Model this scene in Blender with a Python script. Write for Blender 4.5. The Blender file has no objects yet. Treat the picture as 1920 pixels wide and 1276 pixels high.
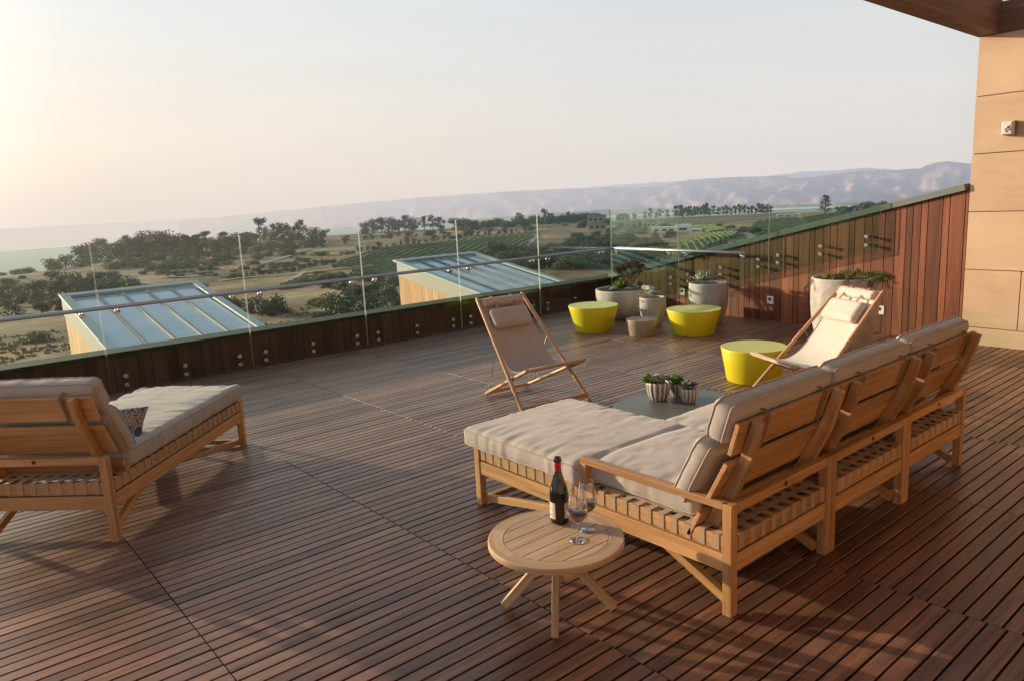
import bpy, bmesh, math, random
from mathutils import Vector, Matrix, noise
R=math.radians
PI=math.pi
sc=bpy.context.scene
COL=sc.collection
random.seed(11)

# ------------------------------------------------------------------ helpers
def nz(x,y=0.0,z=0.0): return noise.noise(Vector((x,y,z)))
def lin(c): return tuple(((v/255)/12.92 if v/255<=.04045 else ((v/255+.055)/1.055)**2.4) for v in c)

class MB:
    """collects pieces; every vertex carries a grain coordinate and a tone"""
    def __init__(s): s.v=[];s.f=[];s.g=[];s.t=[];s.m=[];s.sm=[]
    def add(s,vs,fs,grain=None,tone=None,mat=0,smooth=False):
        o=len(s.v); s.v+= [tuple(p) for p in vs]
        if tone is None: tone=random.random()
        s.t+=[tone]*len(vs)
        s.g+= grain if grain is not None else [tuple(p) for p in vs]
        s.f+=[tuple(i+o for i in f) for f in fs]; s.m+=[mat]*len(fs); s.sm+=[smooth]*len(fs)
    def bar(s,p0,p1,w,h,up=(0,0,1),mat=0,tone=None):
        p0=Vector(p0);p1=Vector(p1); d=p1-p0;L=d.length;d.normalize()
        up=Vector(up); sd=d.cross(up)
        if sd.length<1e-4: sd=d.cross(Vector((1,0,0)))
        sd.normalize(); u=sd.cross(d).normalized()
        vs=[];gr=[];o=(random.random()*40,random.random()*40,random.random()*40)
        for a,pp in ((0,p0),(L,p1)):
            for (i,j) in ((-1,-1),(1,-1),(1,1),(-1,1)):
                vs.append(pp+sd*(i*w/2)+u*(j*h/2)); gr.append((a+o[0],i*w/2+o[1],j*h/2+o[2]))
        s.add(vs,[(3,2,1,0),(4,5,6,7),(0,1,5,4),(1,2,6,5),(2,3,7,6),(3,0,4,7)],gr,tone,mat)
    def box(s,c,size,mat=0,tone=None,axis=0):
        c=Vector(c);d=[Vector((size[0]/2,0,0)),Vector((0,size[1]/2,0)),Vector((0,0,size[2]/2))]
        a=d[axis]; others=[k for k in range(3) if k!=axis]
        if axis==2: s.bar(c-a,c+a,size[0],size[1],(0,1,0),mat,tone)
        elif axis==0: s.bar(c-a,c+a,size[1],size[2],(0,0,1),mat,tone)
        else: s.bar(c-a,c+a,size[0],size[2],(0,0,1),mat,tone)
    def poly(s,pts,wids,thick,mat=0,side=(1,0,0),tone=None):
        """bent plank: polyline pts in a plane perpendicular to side"""
        sd=Vector(side);n=len(pts);P=[Vector(p) for p in pts];vs=[];gr=[];o=random.random()*30;a=0
        for i,p in enumerate(P):
            t=(P[min(i+1,n-1)]-P[max(i-1,0)]).normalized(); u=sd.cross(t)
            if i: a+=(p-P[i-1]).length
            for (x,y) in ((-1,-1),(1,-1),(1,1),(-1,1)):
                vs.append(p+sd*(x*thick/2)+u*(y*wids[i]/2)); gr.append((a+o,x*thick/2+o,y*wids[i]/2+o))
        fs=[(3,2,1,0),tuple(4*(n-1)+k for k in range(4))]
        for i in range(n-1):
            for k in range(4): fs.append((4*i+k,4*i+(k+1)%4,4*i+4+(k+1)%4,4*i+4+k))
        s.add(vs,fs,gr,tone,mat)
    def tube(s,pts,r,n=12,mat=0,tone=None,cap=True):
        P=[Vector(p) for p in pts];m=len(P);rs=r if isinstance(r,(list,tuple)) else [r]*m
        t0=(P[1]-P[0]).normalized();ref=Vector((0,0,1)) if abs(t0.z)<.9 else Vector((1,0,0))
        a=t0.cross(ref).normalized();vs=[];gr=[];L=0;o=random.random()*30
        for i in range(m):
            t=(P[min(i+1,m-1)]-P[max(i-1,0)]).normalized(); a=(a-t*a.dot(t)).normalized(); b=t.cross(a)
            if i: L+=(P[i]-P[i-1]).length
            for k in range(n):
                q=2*PI*k/n; dv=a*math.cos(q)+b*math.sin(q); vs.append(P[i]+dv*rs[i]); gr.append((L+o,math.cos(q)*rs[i]+o,math.sin(q)*rs[i]+o))
        fs=[(i*n+k,i*n+(k+1)%n,(i+1)*n+(k+1)%n,(i+1)*n+k) for i in range(m-1) for k in range(n)]
        s.add(vs,fs,gr,tone,mat,True)
        if cap:
            o2=len(s.v)-len(vs); s.f+=[tuple(o2+k for k in reversed(range(n))),tuple(o2+(m-1)*n+k for k in range(n))]; s.m+=[mat]*2; s.sm+=[False]*2
    def lathe(s,c,prof,n=40,mat=0,tone=None,sx=1,sy=1,smooth=True,mats=None,fn=None,closed=False):
        c=Vector(c);vs=[]
        for (r,z) in prof:
            for k in range(n):
                q=2*PI*k/n; rr=fn(q,r,z) if fn else r
                vs.append((c.x+math.cos(q)*rr*sx,c.y+math.sin(q)*rr*sy,c.z+z))
        o=len(s.v); m=len(prof); s.v+=vs; tn=random.random() if tone is None else tone; s.t+=[tn]*len(vs); s.g+=vs
        for i in range(m-1):
            for k in range(n):
                s.f.append((o+i*n+k,o+i*n+(k+1)%n,o+(i+1)*n+(k+1)%n,o+(i+1)*n+k)); s.m.append(mats[i] if mats else mat); s.sm.append(smooth)
    def build(s,name,mats,parent=None,bevel=0,loc=None,rot=None,seg=2,weld=False):
        me=bpy.data.meshes.new(name); me.from_pydata(s.v,[],s.f); me.update()
        if not isinstance(mats,(list,tuple)): mats=[mats]
        for m in mats: me.materials.append(m)
        me.polygons.foreach_set('material_index',s.m); me.polygons.foreach_set('use_smooth',s.sm)
        a=me.attributes.new('grain','FLOAT_VECTOR','POINT'); a.data.foreach_set('vector',[x for g in s.g for x in g])
        a=me.attributes.new('tone','FLOAT','POINT'); a.data.foreach_set('value',s.t)
        o=bpy.data.objects.new(name,me); COL.objects.link(o)
        if parent: o.parent=parent
        if loc: o.location=loc
        if rot: o.rotation_euler=rot
        if bevel:
            b=o.modifiers.new('bevel','BEVEL'); b.width=bevel; b.segments=seg; b.limit_method='ANGLE'; b.angle_limit=R(35)
        return o

def thing(name,label,cat,loc=(0,0,0),rz=0,group=None):
    o=bpy.data.objects.new(name,None); COL.objects.link(o); o.location=loc; o.rotation_euler=(0,0,rz); o.empty_display_size=.1
    return tag(o,label,cat,group)
def tag(o,label,cat,group=None):
    o['label']=label;o['category']=cat
    if group:o['group']=group
    return o
def struct(o): o['kind']='structure'; return o
def stuff(o,label,cat): o['kind']='stuff'; o['label']=label; o['category']=cat; return o
def dup(root,loc,rz,label,group=None,scale=None):
    r=root.copy(); COL.objects.link(r); r.location=loc; r.rotation_euler=(0,0,rz); r['label']=label
    if group: r['group']=group
    if scale: r.scale=scale
    for ch in list(root.children):
        c=ch.copy(); COL.objects.link(c); c.parent=r
        for g in list(ch.children):
            d=g.copy(); COL.objects.link(d); d.parent=c
    return r

# ------------------------------------------------------------------ materials
SUN_AZ=-21.0; SUN_EL=11.2     # azimuth from +Y toward +X
SUND=Vector((math.sin(R(SUN_AZ))*math.cos(R(SUN_EL)),math.cos(R(SUN_AZ))*math.cos(R(SUN_EL)),math.sin(R(SUN_EL))))
class NT:
    def __init__(s,m): s.nt=m.node_tree; s.n=s.nt.nodes; s.l=s.nt.links
    def new(s,t,**k):
        x=s.n.new(t)
        for a,b in k.items():
            if a=='ins':
                for i,v in b.items():
                    if hasattr(v,'is_output') or isinstance(v,bpy.types.NodeSocket): s.l.new(v,x.inputs[i])
                    else: x.inputs[i].default_value=v
            else: setattr(x,a,b)
        return x
    def math(s,op,a,b=None,c=None,clamp=False):
        x=s.new('ShaderNodeMath',operation=op,use_clamp=clamp)
        for i,v in enumerate((a,b,c)):
            if v is None: continue
            if isinstance(v,bpy.types.NodeSocket): s.l.new(v,x.inputs[i])
            else: x.inputs[i].default_value=v
        return x.outputs[0]
    def ramp(s,fac,stops,interp='LINEAR'):
        x=s.new('ShaderNodeValToRGB'); cr=x.color_ramp; cr.interpolation=interp
        while len(cr.elements)<len(stops): cr.elements.new(.5)
        for e,(p,c) in zip(cr.elements,stops): e.position=p; e.color=(*c[:3],1)
        s.l.new(fac,x.inputs[0]); return x.outputs[0]
    def noise(s,vec,scale,detail=3,rough=.55,dist=0):
        x=s.new('ShaderNodeTexNoise',ins={'Scale':scale,'Detail':detail,'Roughness':rough,'Distortion':dist}); s.l.new(vec,x.inputs['Vector']); return x.outputs['Fac']
    def mapv(s,vec,scale,loc=(0,0,0)):
        x=s.new('ShaderNodeMapping'); x.inputs['Scale'].default_value=scale; x.inputs['Location'].default_value=loc; s.l.new(vec,x.inputs['Vector']); return x.outputs[0]
    def mix(s,fac,a,b,blend='MIX'):
        x=s.new('ShaderNodeMix',data_type='RGBA',blend_type=blend)
        for i,v in ((0,fac),(6,a),(7,b)):
            if isinstance(v,bpy.types.NodeSocket): s.l.new(v,x.inputs[i])
            else: x.inputs[i].default_value=v if i==0 else (*v[:3],1)
        return x.outputs[2]
    def bump(s,h,strength,dist=.01):
        x=s.new('ShaderNodeBump',ins={'Strength':strength,'Distance':dist}); s.l.new(h,x.inputs['Height']); return x.outputs[0]
def newmat(name):
    m=bpy.data.materials.new(name); m.use_nodes=True; t=NT(m)
    b=t.n['Principled BSDF']; return m,t,b
def attr(t,name):
    return t.new('ShaderNodeAttribute',attribute_name=name)

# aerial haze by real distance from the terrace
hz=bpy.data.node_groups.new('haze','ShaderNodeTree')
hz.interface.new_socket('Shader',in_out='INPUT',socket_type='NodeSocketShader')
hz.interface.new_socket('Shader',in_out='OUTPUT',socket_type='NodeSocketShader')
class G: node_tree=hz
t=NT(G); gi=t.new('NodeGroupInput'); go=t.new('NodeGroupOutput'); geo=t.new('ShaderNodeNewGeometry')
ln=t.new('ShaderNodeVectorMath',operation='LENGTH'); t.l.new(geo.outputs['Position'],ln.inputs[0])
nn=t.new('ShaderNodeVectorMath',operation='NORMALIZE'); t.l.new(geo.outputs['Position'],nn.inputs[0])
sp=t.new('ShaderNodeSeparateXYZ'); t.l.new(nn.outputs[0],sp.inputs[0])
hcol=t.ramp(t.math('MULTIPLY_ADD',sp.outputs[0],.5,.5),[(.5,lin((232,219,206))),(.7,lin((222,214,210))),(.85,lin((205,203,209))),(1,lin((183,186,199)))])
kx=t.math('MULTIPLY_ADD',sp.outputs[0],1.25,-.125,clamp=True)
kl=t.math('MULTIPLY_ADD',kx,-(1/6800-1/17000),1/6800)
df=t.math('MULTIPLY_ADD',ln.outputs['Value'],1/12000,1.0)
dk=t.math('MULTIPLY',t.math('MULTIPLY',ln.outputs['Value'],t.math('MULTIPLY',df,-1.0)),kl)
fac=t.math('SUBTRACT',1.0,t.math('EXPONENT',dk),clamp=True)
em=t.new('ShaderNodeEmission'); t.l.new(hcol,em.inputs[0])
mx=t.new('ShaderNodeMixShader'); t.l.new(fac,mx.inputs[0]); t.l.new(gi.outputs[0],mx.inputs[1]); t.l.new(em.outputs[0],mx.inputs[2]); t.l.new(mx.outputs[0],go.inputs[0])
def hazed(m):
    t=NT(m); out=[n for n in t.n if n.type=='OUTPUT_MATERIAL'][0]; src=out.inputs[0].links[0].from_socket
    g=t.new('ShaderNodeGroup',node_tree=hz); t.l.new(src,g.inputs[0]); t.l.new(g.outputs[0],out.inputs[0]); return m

def wood(name,dark,light,rough=.55,tonev=.35,gs=(1.2,26,26),bump=.25,weather_sheen=None,spec=.35):
    m,t,b=newmat(name); g=attr(t,'grain').outputs['Vector']; tn=attr(t,'tone').outputs['Fac']
    v=t.mapv(g,gs); n1=t.noise(v,1.0,5,.6,.6); n2=t.noise(t.mapv(g,(.7,5,5)),1.0,3,.5,1.0)
    f=t.math('ADD',t.math('MULTIPLY',n1,.62),t.math('MULTIPLY',n2,.42))
    c=t.ramp(f,[(.36,dark),(.66,light)])
    k=t.math('MULTIPLY_ADD',tn,tonev,1-tonev/2)
    hsv=t.new('ShaderNodeHueSaturation',ins={'Color':c,'Value':k}); c=hsv.outputs[0]
    if weather_sheen:
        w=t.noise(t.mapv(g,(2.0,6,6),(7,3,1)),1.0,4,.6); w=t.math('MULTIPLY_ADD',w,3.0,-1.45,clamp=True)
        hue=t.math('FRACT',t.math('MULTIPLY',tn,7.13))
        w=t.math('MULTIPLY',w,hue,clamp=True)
        c=t.mix(t.math('MULTIPLY',w,.5),c,weather_sheen)
        po=t.new('ShaderNodeSeparateXYZ'); t.l.new(t.new('ShaderNodeNewGeometry').outputs['Position'],po.inputs[0])  # far open deck paler: weathering plus sky sheen painted into the colour
        wear_sheen=t.math('MULTIPLY_ADD',po.outputs[1],.14,-.42); wn=t.noise(t.mapv(t.new('ShaderNodeNewGeometry').outputs['Position'],(.45,.8,1)),1.0,4,.6)
        wear_sheen=t.math('ADD',wear_sheen,t.math('MULTIPLY_ADD',po.outputs[0],-.035,.05)); wear_sheen=t.math('ADD',wear_sheen,t.math('MULTIPLY_ADD',wn,1.0,-.5),clamp=True)
        wear_sheen_col=t.new('ShaderNodeHueSaturation',ins={'Color':(.37,.27,.215,1),'Value':t.math('MULTIPLY_ADD',tn,.55,.72)})
        c=t.mix(t.math('MULTIPLY',wear_sheen,.68),c,wear_sheen_col.outputs[0])
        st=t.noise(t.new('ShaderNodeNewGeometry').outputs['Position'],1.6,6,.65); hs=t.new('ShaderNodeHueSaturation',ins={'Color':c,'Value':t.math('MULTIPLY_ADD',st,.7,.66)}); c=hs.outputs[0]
    t.l.new(c,b.inputs['Base Color']); b.inputs['Roughness'].default_value=rough; b.inputs['Specular IOR Level'].default_value=spec
    t.l.new(t.bump(n1,bump,.002),b.inputs['Normal']); return m
def plain(name,col,rough=.6,metal=0,var=.12,scale=6,bump=0,spec=.4,bscale=80):
    m,t,b=newmat(name); tc=t.new('ShaderNodeTexCoord').outputs['Object']
    n=t.noise(tc,scale,5,.6); k=t.math('MULTIPLY_ADD',n,var*2,1-var)
    hsv=t.new('ShaderNodeHueSaturation',ins={'Color':(*col,1),'Value':k}); t.l.new(hsv.outputs[0],b.inputs['Base Color'])
    b.inputs['Roughness'].default_value=rough; b.inputs['Metallic'].default_value=metal; b.inputs['Specular IOR Level'].default_value=spec
    if bump: t.l.new(t.bump(t.noise(tc,bscale,4,.6),bump,.004),b.inputs['Normal'])
    return m
def fabric(name,col,var=.10,sheen=.25,weave=420):
    m,t,b=newmat(name); tc=t.new('ShaderNodeTexCoord').outputs['Object']
    n=t.noise(tc,5,4,.6); nf=t.noise(t.mapv(tc,(1,1,.35)),weave,2,.5); na=t.noise(t.mapv(tc,(1,9,1)),30,3,.6)
    k=t.math('ADD',t.math('MULTIPLY_ADD',n,var*2,1-var),t.math('MULTIPLY_ADD',nf,.24,-.12)); k=t.math('ADD',k,t.math('MULTIPLY_ADD',na,.12,-.06))
    hsv=t.new('ShaderNodeHueSaturation',ins={'Color':(*col,1),'Value':k}); t.l.new(hsv.outputs[0],b.inputs['Base Color'])
    b.inputs['Roughness'].default_value=.9; b.inputs['Sheen Weight'].default_value=sheen; b.inputs['Specular IOR Level'].default_value=.15
    t.l.new(t.bump(t.math('ADD',nf,t.math('MULTIPLY',t.noise(tc,22,4,.6),1.5)),.35,.004),b.inputs['Normal']); return m

M={}
M['deck']=wood('deck_wood',(.074,.033,.022),(.285,.133,.082),rough=.40,tonev=.62,gs=(2.2,40,40),bump=.5,weather_sheen=(.19,.150,.130),spec=.5)
M['teak']=wood('teak',(.31,.15,.058),(.58,.33,.15),rough=.52,tonev=.38,gs=(1.4,48,48))
M['teak_table']=wood('teak_table',(.38,.235,.13),(.58,.41,.26),rough=.55,tonev=.22,gs=(2.5,45,45))
M['beech']=wood('deckchair_wood',(.42,.22,.11),(.62,.36,.20),rough=.4,tonev=.15,gs=(1.5,50,50))
M['clad_red']=wood('clad_red',(.115,.036,.019),(.255,.086,.041),rough=.5,tonev=.85,gs=(1.3,20,20))
M['clad_dark']=wood('clad_dark',(.085,.040,.034),(.18,.085,.068),rough=.6,tonev=.5,gs=(1.3,20,20))
M['cedar']=wood('cedar',(.50,.27,.12),(.80,.50,.27),rough=.65,tonev=.3,gs=(1.1,12,12))
M['beam']=wood('beam_wood',(.13,.065,.04),(.26,.145,.09),rough=.6,tonev=.2,gs=(.8,14,14))
M['fabric']=fabric('taupe_fabric',(.405,.362,.325))
M['canvas']=fabric('canvas',(.60,.53,.46),weave=600)
M['canvas_tan']=fabric('canvas_tan',(.46,.37,.31),weave=600)
M['piping']=fabric('piping_fabric',(.40,.335,.285))
M['strap']=fabric('webbing',(.40,.275,.155),weave=500)
M['strap_dark']=plain('bolster_strap',(.16,.13,.10),.8)
M['leather']=plain('leather',(.42,.19,.10),.55)
M['steel']=plain('steel',(.62,.60,.58),.22,1.0,.05)
M['railsteel']=plain('rail_steel',(.50,.52,.58),.42,.6,.05)
M['rod']=plain('rod_steel',(.35,.33,.30),.35,.9,.05)
M['cop_dark']=plain('coping_dark',(.026,.042,.034),.85,0,.15,3)
M['cop']=plain('coping_metal',(.165,.19,.18),.75,0,.12,2)
M['lime']=plain('lime_plastic',(.70,.58,.02),.36,0,.05,5,.08,.4,220)
M['lime_sheen']=plain('lime_sheen',(.66,.64,.17),.40,0,.04,5)  # paler copy of the lime: sheen on the seat tops painted into the colour
M['taupe_pl']=plain('taupe_plastic',(.36,.27,.20),.5,0,.05,5,.05,.4,200)
M['black']=plain('black_gap',(.008,.007,.006),.9)
M['gap_shade']=plain('board_side_shade',(.045,.024,.016),.9)  # deck board edges darkened: shade between boards painted into the colour
M['soil']=plain('soil',(.05,.035,.025),.95,0,.4,30,.8)
M['slate']=plain('slate_table',(.125,.122,.108),.42,0,.12,4,.1,.5,60)
M['darkmetal']=plain('dark_metal',(.05,.05,.05),.4,.6)
M['white']=plain('white_plastic',(.72,.66,.62),.4)
M['pale']=plain('pale_metal',(.40,.385,.345),.55,0,.08,3)
M['frame_teal']=plain('roof_frame',(.42,.50,.50),.45,0,.05)
def stone_mat():
    m,t,b=newmat('sandstone'); tc=t.new('ShaderNodeTexCoord').outputs['Object']
    n=t.noise(tc,1.1,5,.6,.4); n2=t.noise(t.mapv(tc,(1,1,5)),2.5,4,.6); f=t.math('ADD',t.math('MULTIPLY',n,.6),t.math('MULTIPLY',n2,.4))
    tn=attr(t,'tone').outputs['Fac']; c=t.ramp(f,[(.3,(.49,.345,.215)),(.7,(.64,.475,.325))])
    hsv=t.new('ShaderNodeHueSaturation',ins={'Color':c,'Value':t.math('MULTIPLY_ADD',tn,.10,.95)}); t.l.new(hsv.outputs[0],b.inputs['Base Color'])
    b.inputs['Roughness'].default_value=.8; t.l.new(t.bump(t.noise(tc,60,5,.7),.15,.003),b.inputs['Normal']); return m
M['stone']=stone_mat()
def concrete_mat():
    m,t,b=newmat('pot_concrete'); tc=t.new('ShaderNodeTexCoord').outputs['Object']
    n=t.noise(t.mapv(tc,(1,1,.5)),5,6,.65,.5); n2=t.noise(tc,28,4,.7)
    c=t.ramp(t.math('ADD',t.math('MULTIPLY',n,.75),t.math('MULTIPLY',n2,.25)),[(.3,(.27,.25,.22)),(.5,(.43,.395,.36)),(.7,(.58,.53,.48))])
    t.l.new(c,b.inputs['Base Color']); b.inputs['Roughness'].default_value=.75; t.l.new(t.bump(t.math('ADD',n,n2),.4,.006),b.inputs['Normal']); return m
M['concrete']=concrete_mat()
def glass_mat():
    m,t,b=newmat('railing_glass'); t.n.remove(b); out=t.n['Material Output']
    tr=t.new('ShaderNodeBsdfTransparent',ins={'Color':(.90,.965,.93,1)}); gl=t.new('ShaderNodeBsdfGlossy',ins={'Roughness':.01,'Color':(.95,1,.98,1)})
    fr=t.new('ShaderNodeFresnel',ins={'IOR':1.45}); fm=t.math('MULTIPLY',fr.outputs[0],.28)
    tc=t.new('ShaderNodeTexCoord').outputs['Object']; du=t.new('ShaderNodeBsdfDiffuse',ins={'Color':(.7,.68,.62,1)})
    sm=t.noise(t.mapv(tc,(1,1,2.2)),1.7,4,.6); smf=t.math('MULTIPLY_ADD',sm,.05,-.024,clamp=True)
    mx=t.new('ShaderNodeMixShader'); t.l.new(fm,mx.inputs[0]); t.l.new(tr.outputs[0],mx.inputs[1]); t.l.new(gl.outputs[0],mx.inputs[2])
    m2=t.new('ShaderNodeMixShader'); t.l.new(smf,m2.inputs[0]); t.l.new(mx.outputs[0],m2.inputs[1]); t.l.new(du.outputs[0],m2.inputs[2])
    t.l.new(m2.outputs[0],out.inputs[0]); return m
M['glass']=glass_mat()
M['glass_wall']=glass_mat()
for n_ in M['glass_wall'].node_tree.nodes:
    if n_.type=='BSDF_TRANSPARENT': n_.inputs[0].default_value=(.84,.92,.86,1)
def edge_mat():
    m,t,b=newmat('glass_edge'); b.inputs['Base Color'].default_value=(.62,.70,.66,1); b.inputs['Roughness'].default_value=.15; b.inputs['Specular IOR Level'].default_value=.8; return m
M['glass_edge']=edge_mat()
def clear_mat(name,tint):
    m,t,b=newmat(name); b.inputs['Base Color'].default_value=(*tint,1); b.inputs['Roughness'].default_value=0.0; b.inputs['Transmission Weight'].default_value=1; b.inputs['IOR'].default_value=1.45; return m
def thin_glass():
    m,t,b=newmat('wineglass'); t.n.remove(b); out=t.n['Material Output']
    lw=t.new('ShaderNodeLayerWeight',ins={'Blend':.35}); f=t.math('MULTIPLY_ADD',t.math('POWER',lw.outputs['Facing'],1.4),1.1,.10,clamp=True)
    tr=t.new('ShaderNodeBsdfTransparent',ins={'Color':(.97,.97,.97,1)}); gl=t.new('ShaderNodeBsdfGlossy',ins={'Roughness':.02})
    mx=t.new('ShaderNodeMixShader'); t.l.new(f,mx.inputs[0]); t.l.new(tr.outputs[0],mx.inputs[1]); t.l.new(gl.outputs[0],mx.inputs[2]); t.l.new(mx.outputs[0],out.inputs[0]); return m
M['thin']=thin_glass()
M['stem']=M['thin']
M['clear']=clear_mat('clear_glass',(1,1,1))
M['wine']=plain('red_wine',(.035,.006,.014),.04,0,0,spec=.6)
M['bottle']=plain('bottle_glass',(.006,.008,.004),.06,0,0,spec=.6)
M['foil']=plain('red_foil',(.42,.02,.02),.3,.3,.05)
M['label']=plain('paper_label',(.66,.58,.46),.7,0,.05)
M['ink']=plain('ink',(.05,.04,.04),.7); M['inkred']=plain('ink_red',(.55,.06,.05),.6)
M['lamp_brown']=plain('cover_brown',(.20,.11,.08),.4)
def roofglass():
    m,t,b=newmat('roof_glass'); tc=t.new('ShaderNodeTexCoord').outputs['Object']
    n=t.noise(t.mapv(tc,(.4,.9,1)),1.2,4,.6); c=t.ramp(n,[(.35,(.40,.52,.68)),(.65,(.54,.64,.76))]); t.l.new(c,b.inputs['Base Color'])
    b.inputs['Roughness'].default_value=.18; b.inputs['Specular IOR Level'].default_value=.7; t.l.new(t.bump(n,.06,.05),b.inputs['Normal']); return m
M['roofglass']=roofglass()
def rib_mat():
    m,t,b=newmat('roof_rib'); b.inputs['Base Color'].default_value=(.16,.17,.16,1); b.inputs['Roughness'].default_value=.5; return m
M['rib']=rib_mat()

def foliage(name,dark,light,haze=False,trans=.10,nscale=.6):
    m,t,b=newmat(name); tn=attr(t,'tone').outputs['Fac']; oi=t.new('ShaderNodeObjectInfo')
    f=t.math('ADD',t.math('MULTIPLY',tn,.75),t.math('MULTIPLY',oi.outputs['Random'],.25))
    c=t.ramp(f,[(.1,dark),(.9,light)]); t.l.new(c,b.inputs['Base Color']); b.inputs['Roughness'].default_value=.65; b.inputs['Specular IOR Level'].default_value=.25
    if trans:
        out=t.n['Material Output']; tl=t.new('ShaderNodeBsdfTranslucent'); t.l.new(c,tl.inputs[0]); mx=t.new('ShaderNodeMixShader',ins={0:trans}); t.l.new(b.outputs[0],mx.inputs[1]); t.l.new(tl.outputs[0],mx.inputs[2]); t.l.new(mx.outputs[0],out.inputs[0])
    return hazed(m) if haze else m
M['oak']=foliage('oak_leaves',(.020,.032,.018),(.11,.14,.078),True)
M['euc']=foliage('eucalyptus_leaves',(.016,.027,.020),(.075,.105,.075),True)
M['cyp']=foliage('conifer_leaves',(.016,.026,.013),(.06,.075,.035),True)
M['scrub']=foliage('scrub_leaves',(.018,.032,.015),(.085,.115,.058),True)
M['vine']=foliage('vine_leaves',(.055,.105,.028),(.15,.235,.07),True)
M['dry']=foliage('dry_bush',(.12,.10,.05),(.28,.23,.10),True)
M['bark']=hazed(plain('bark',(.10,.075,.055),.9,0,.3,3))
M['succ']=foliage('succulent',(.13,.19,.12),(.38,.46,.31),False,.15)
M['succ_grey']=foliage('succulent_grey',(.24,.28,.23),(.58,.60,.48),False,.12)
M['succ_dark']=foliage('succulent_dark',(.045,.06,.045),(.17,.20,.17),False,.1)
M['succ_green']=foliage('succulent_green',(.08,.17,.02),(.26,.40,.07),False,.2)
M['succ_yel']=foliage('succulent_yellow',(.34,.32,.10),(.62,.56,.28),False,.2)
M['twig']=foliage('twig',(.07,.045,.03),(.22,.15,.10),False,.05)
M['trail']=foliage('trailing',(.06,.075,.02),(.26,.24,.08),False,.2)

def ground_mat():
    m,t,b=newmat('dry_ground'); p=t.new('ShaderNodeNewGeometry').outputs['Position']
    n=t.noise(p,.012,6,.6,.5); n2=t.noise(p,.09,5,.65); n3=t.noise(t.mapv(p,(.9,.5,.9)),.8,4,.7)
    f=t.math('ADD',t.math('ADD',t.math('MULTIPLY',n,.55),t.math('MULTIPLY',n2,.3)),t.math('MULTIPLY',n3,.15))
    c=t.ramp(f,[(.36,(.085,.080,.045)),(.43,(.15,.125,.075)),(.50,(.27,.20,.135)),(.60,(.44,.33,.235))])
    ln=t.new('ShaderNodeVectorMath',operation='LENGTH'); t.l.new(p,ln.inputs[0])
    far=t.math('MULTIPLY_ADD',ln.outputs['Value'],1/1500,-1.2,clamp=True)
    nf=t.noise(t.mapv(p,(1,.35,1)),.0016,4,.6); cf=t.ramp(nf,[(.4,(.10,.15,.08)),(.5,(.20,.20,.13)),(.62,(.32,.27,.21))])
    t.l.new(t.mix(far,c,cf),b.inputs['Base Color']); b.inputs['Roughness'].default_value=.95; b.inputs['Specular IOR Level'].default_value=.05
    t.l.new(t.bump(n3,.6,.5),b.inputs['Normal']); return hazed(m)
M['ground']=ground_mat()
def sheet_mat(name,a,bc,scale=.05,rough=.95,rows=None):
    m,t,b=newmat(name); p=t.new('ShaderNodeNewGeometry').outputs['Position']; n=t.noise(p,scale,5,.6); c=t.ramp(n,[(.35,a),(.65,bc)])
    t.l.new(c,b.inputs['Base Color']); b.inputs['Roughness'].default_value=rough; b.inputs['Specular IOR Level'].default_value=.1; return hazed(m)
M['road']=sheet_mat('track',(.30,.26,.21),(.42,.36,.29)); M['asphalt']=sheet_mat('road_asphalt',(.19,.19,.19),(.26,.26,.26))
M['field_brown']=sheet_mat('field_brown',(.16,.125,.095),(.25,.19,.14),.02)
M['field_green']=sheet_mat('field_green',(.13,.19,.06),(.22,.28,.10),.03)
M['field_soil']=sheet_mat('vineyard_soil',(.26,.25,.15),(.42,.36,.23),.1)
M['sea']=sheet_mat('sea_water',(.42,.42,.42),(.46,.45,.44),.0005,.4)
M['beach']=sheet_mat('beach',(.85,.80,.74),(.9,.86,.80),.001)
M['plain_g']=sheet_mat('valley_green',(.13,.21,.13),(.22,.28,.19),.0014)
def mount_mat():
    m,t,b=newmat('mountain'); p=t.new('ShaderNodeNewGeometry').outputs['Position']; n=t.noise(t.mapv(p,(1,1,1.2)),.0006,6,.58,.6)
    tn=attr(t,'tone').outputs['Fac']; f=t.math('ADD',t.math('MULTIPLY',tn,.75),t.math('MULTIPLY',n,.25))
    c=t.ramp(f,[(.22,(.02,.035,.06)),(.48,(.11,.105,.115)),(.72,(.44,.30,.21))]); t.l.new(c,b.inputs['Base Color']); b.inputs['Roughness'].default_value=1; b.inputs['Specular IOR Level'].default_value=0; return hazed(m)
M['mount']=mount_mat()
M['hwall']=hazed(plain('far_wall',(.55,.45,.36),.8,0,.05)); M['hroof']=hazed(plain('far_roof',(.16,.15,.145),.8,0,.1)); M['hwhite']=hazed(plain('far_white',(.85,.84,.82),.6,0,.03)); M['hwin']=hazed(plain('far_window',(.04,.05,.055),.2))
M['car']=hazed(plain('car_paint',(.8,.8,.8),.3)); M['cardark']=hazed(plain('car_dark',(.03,.03,.03),.3))

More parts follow.
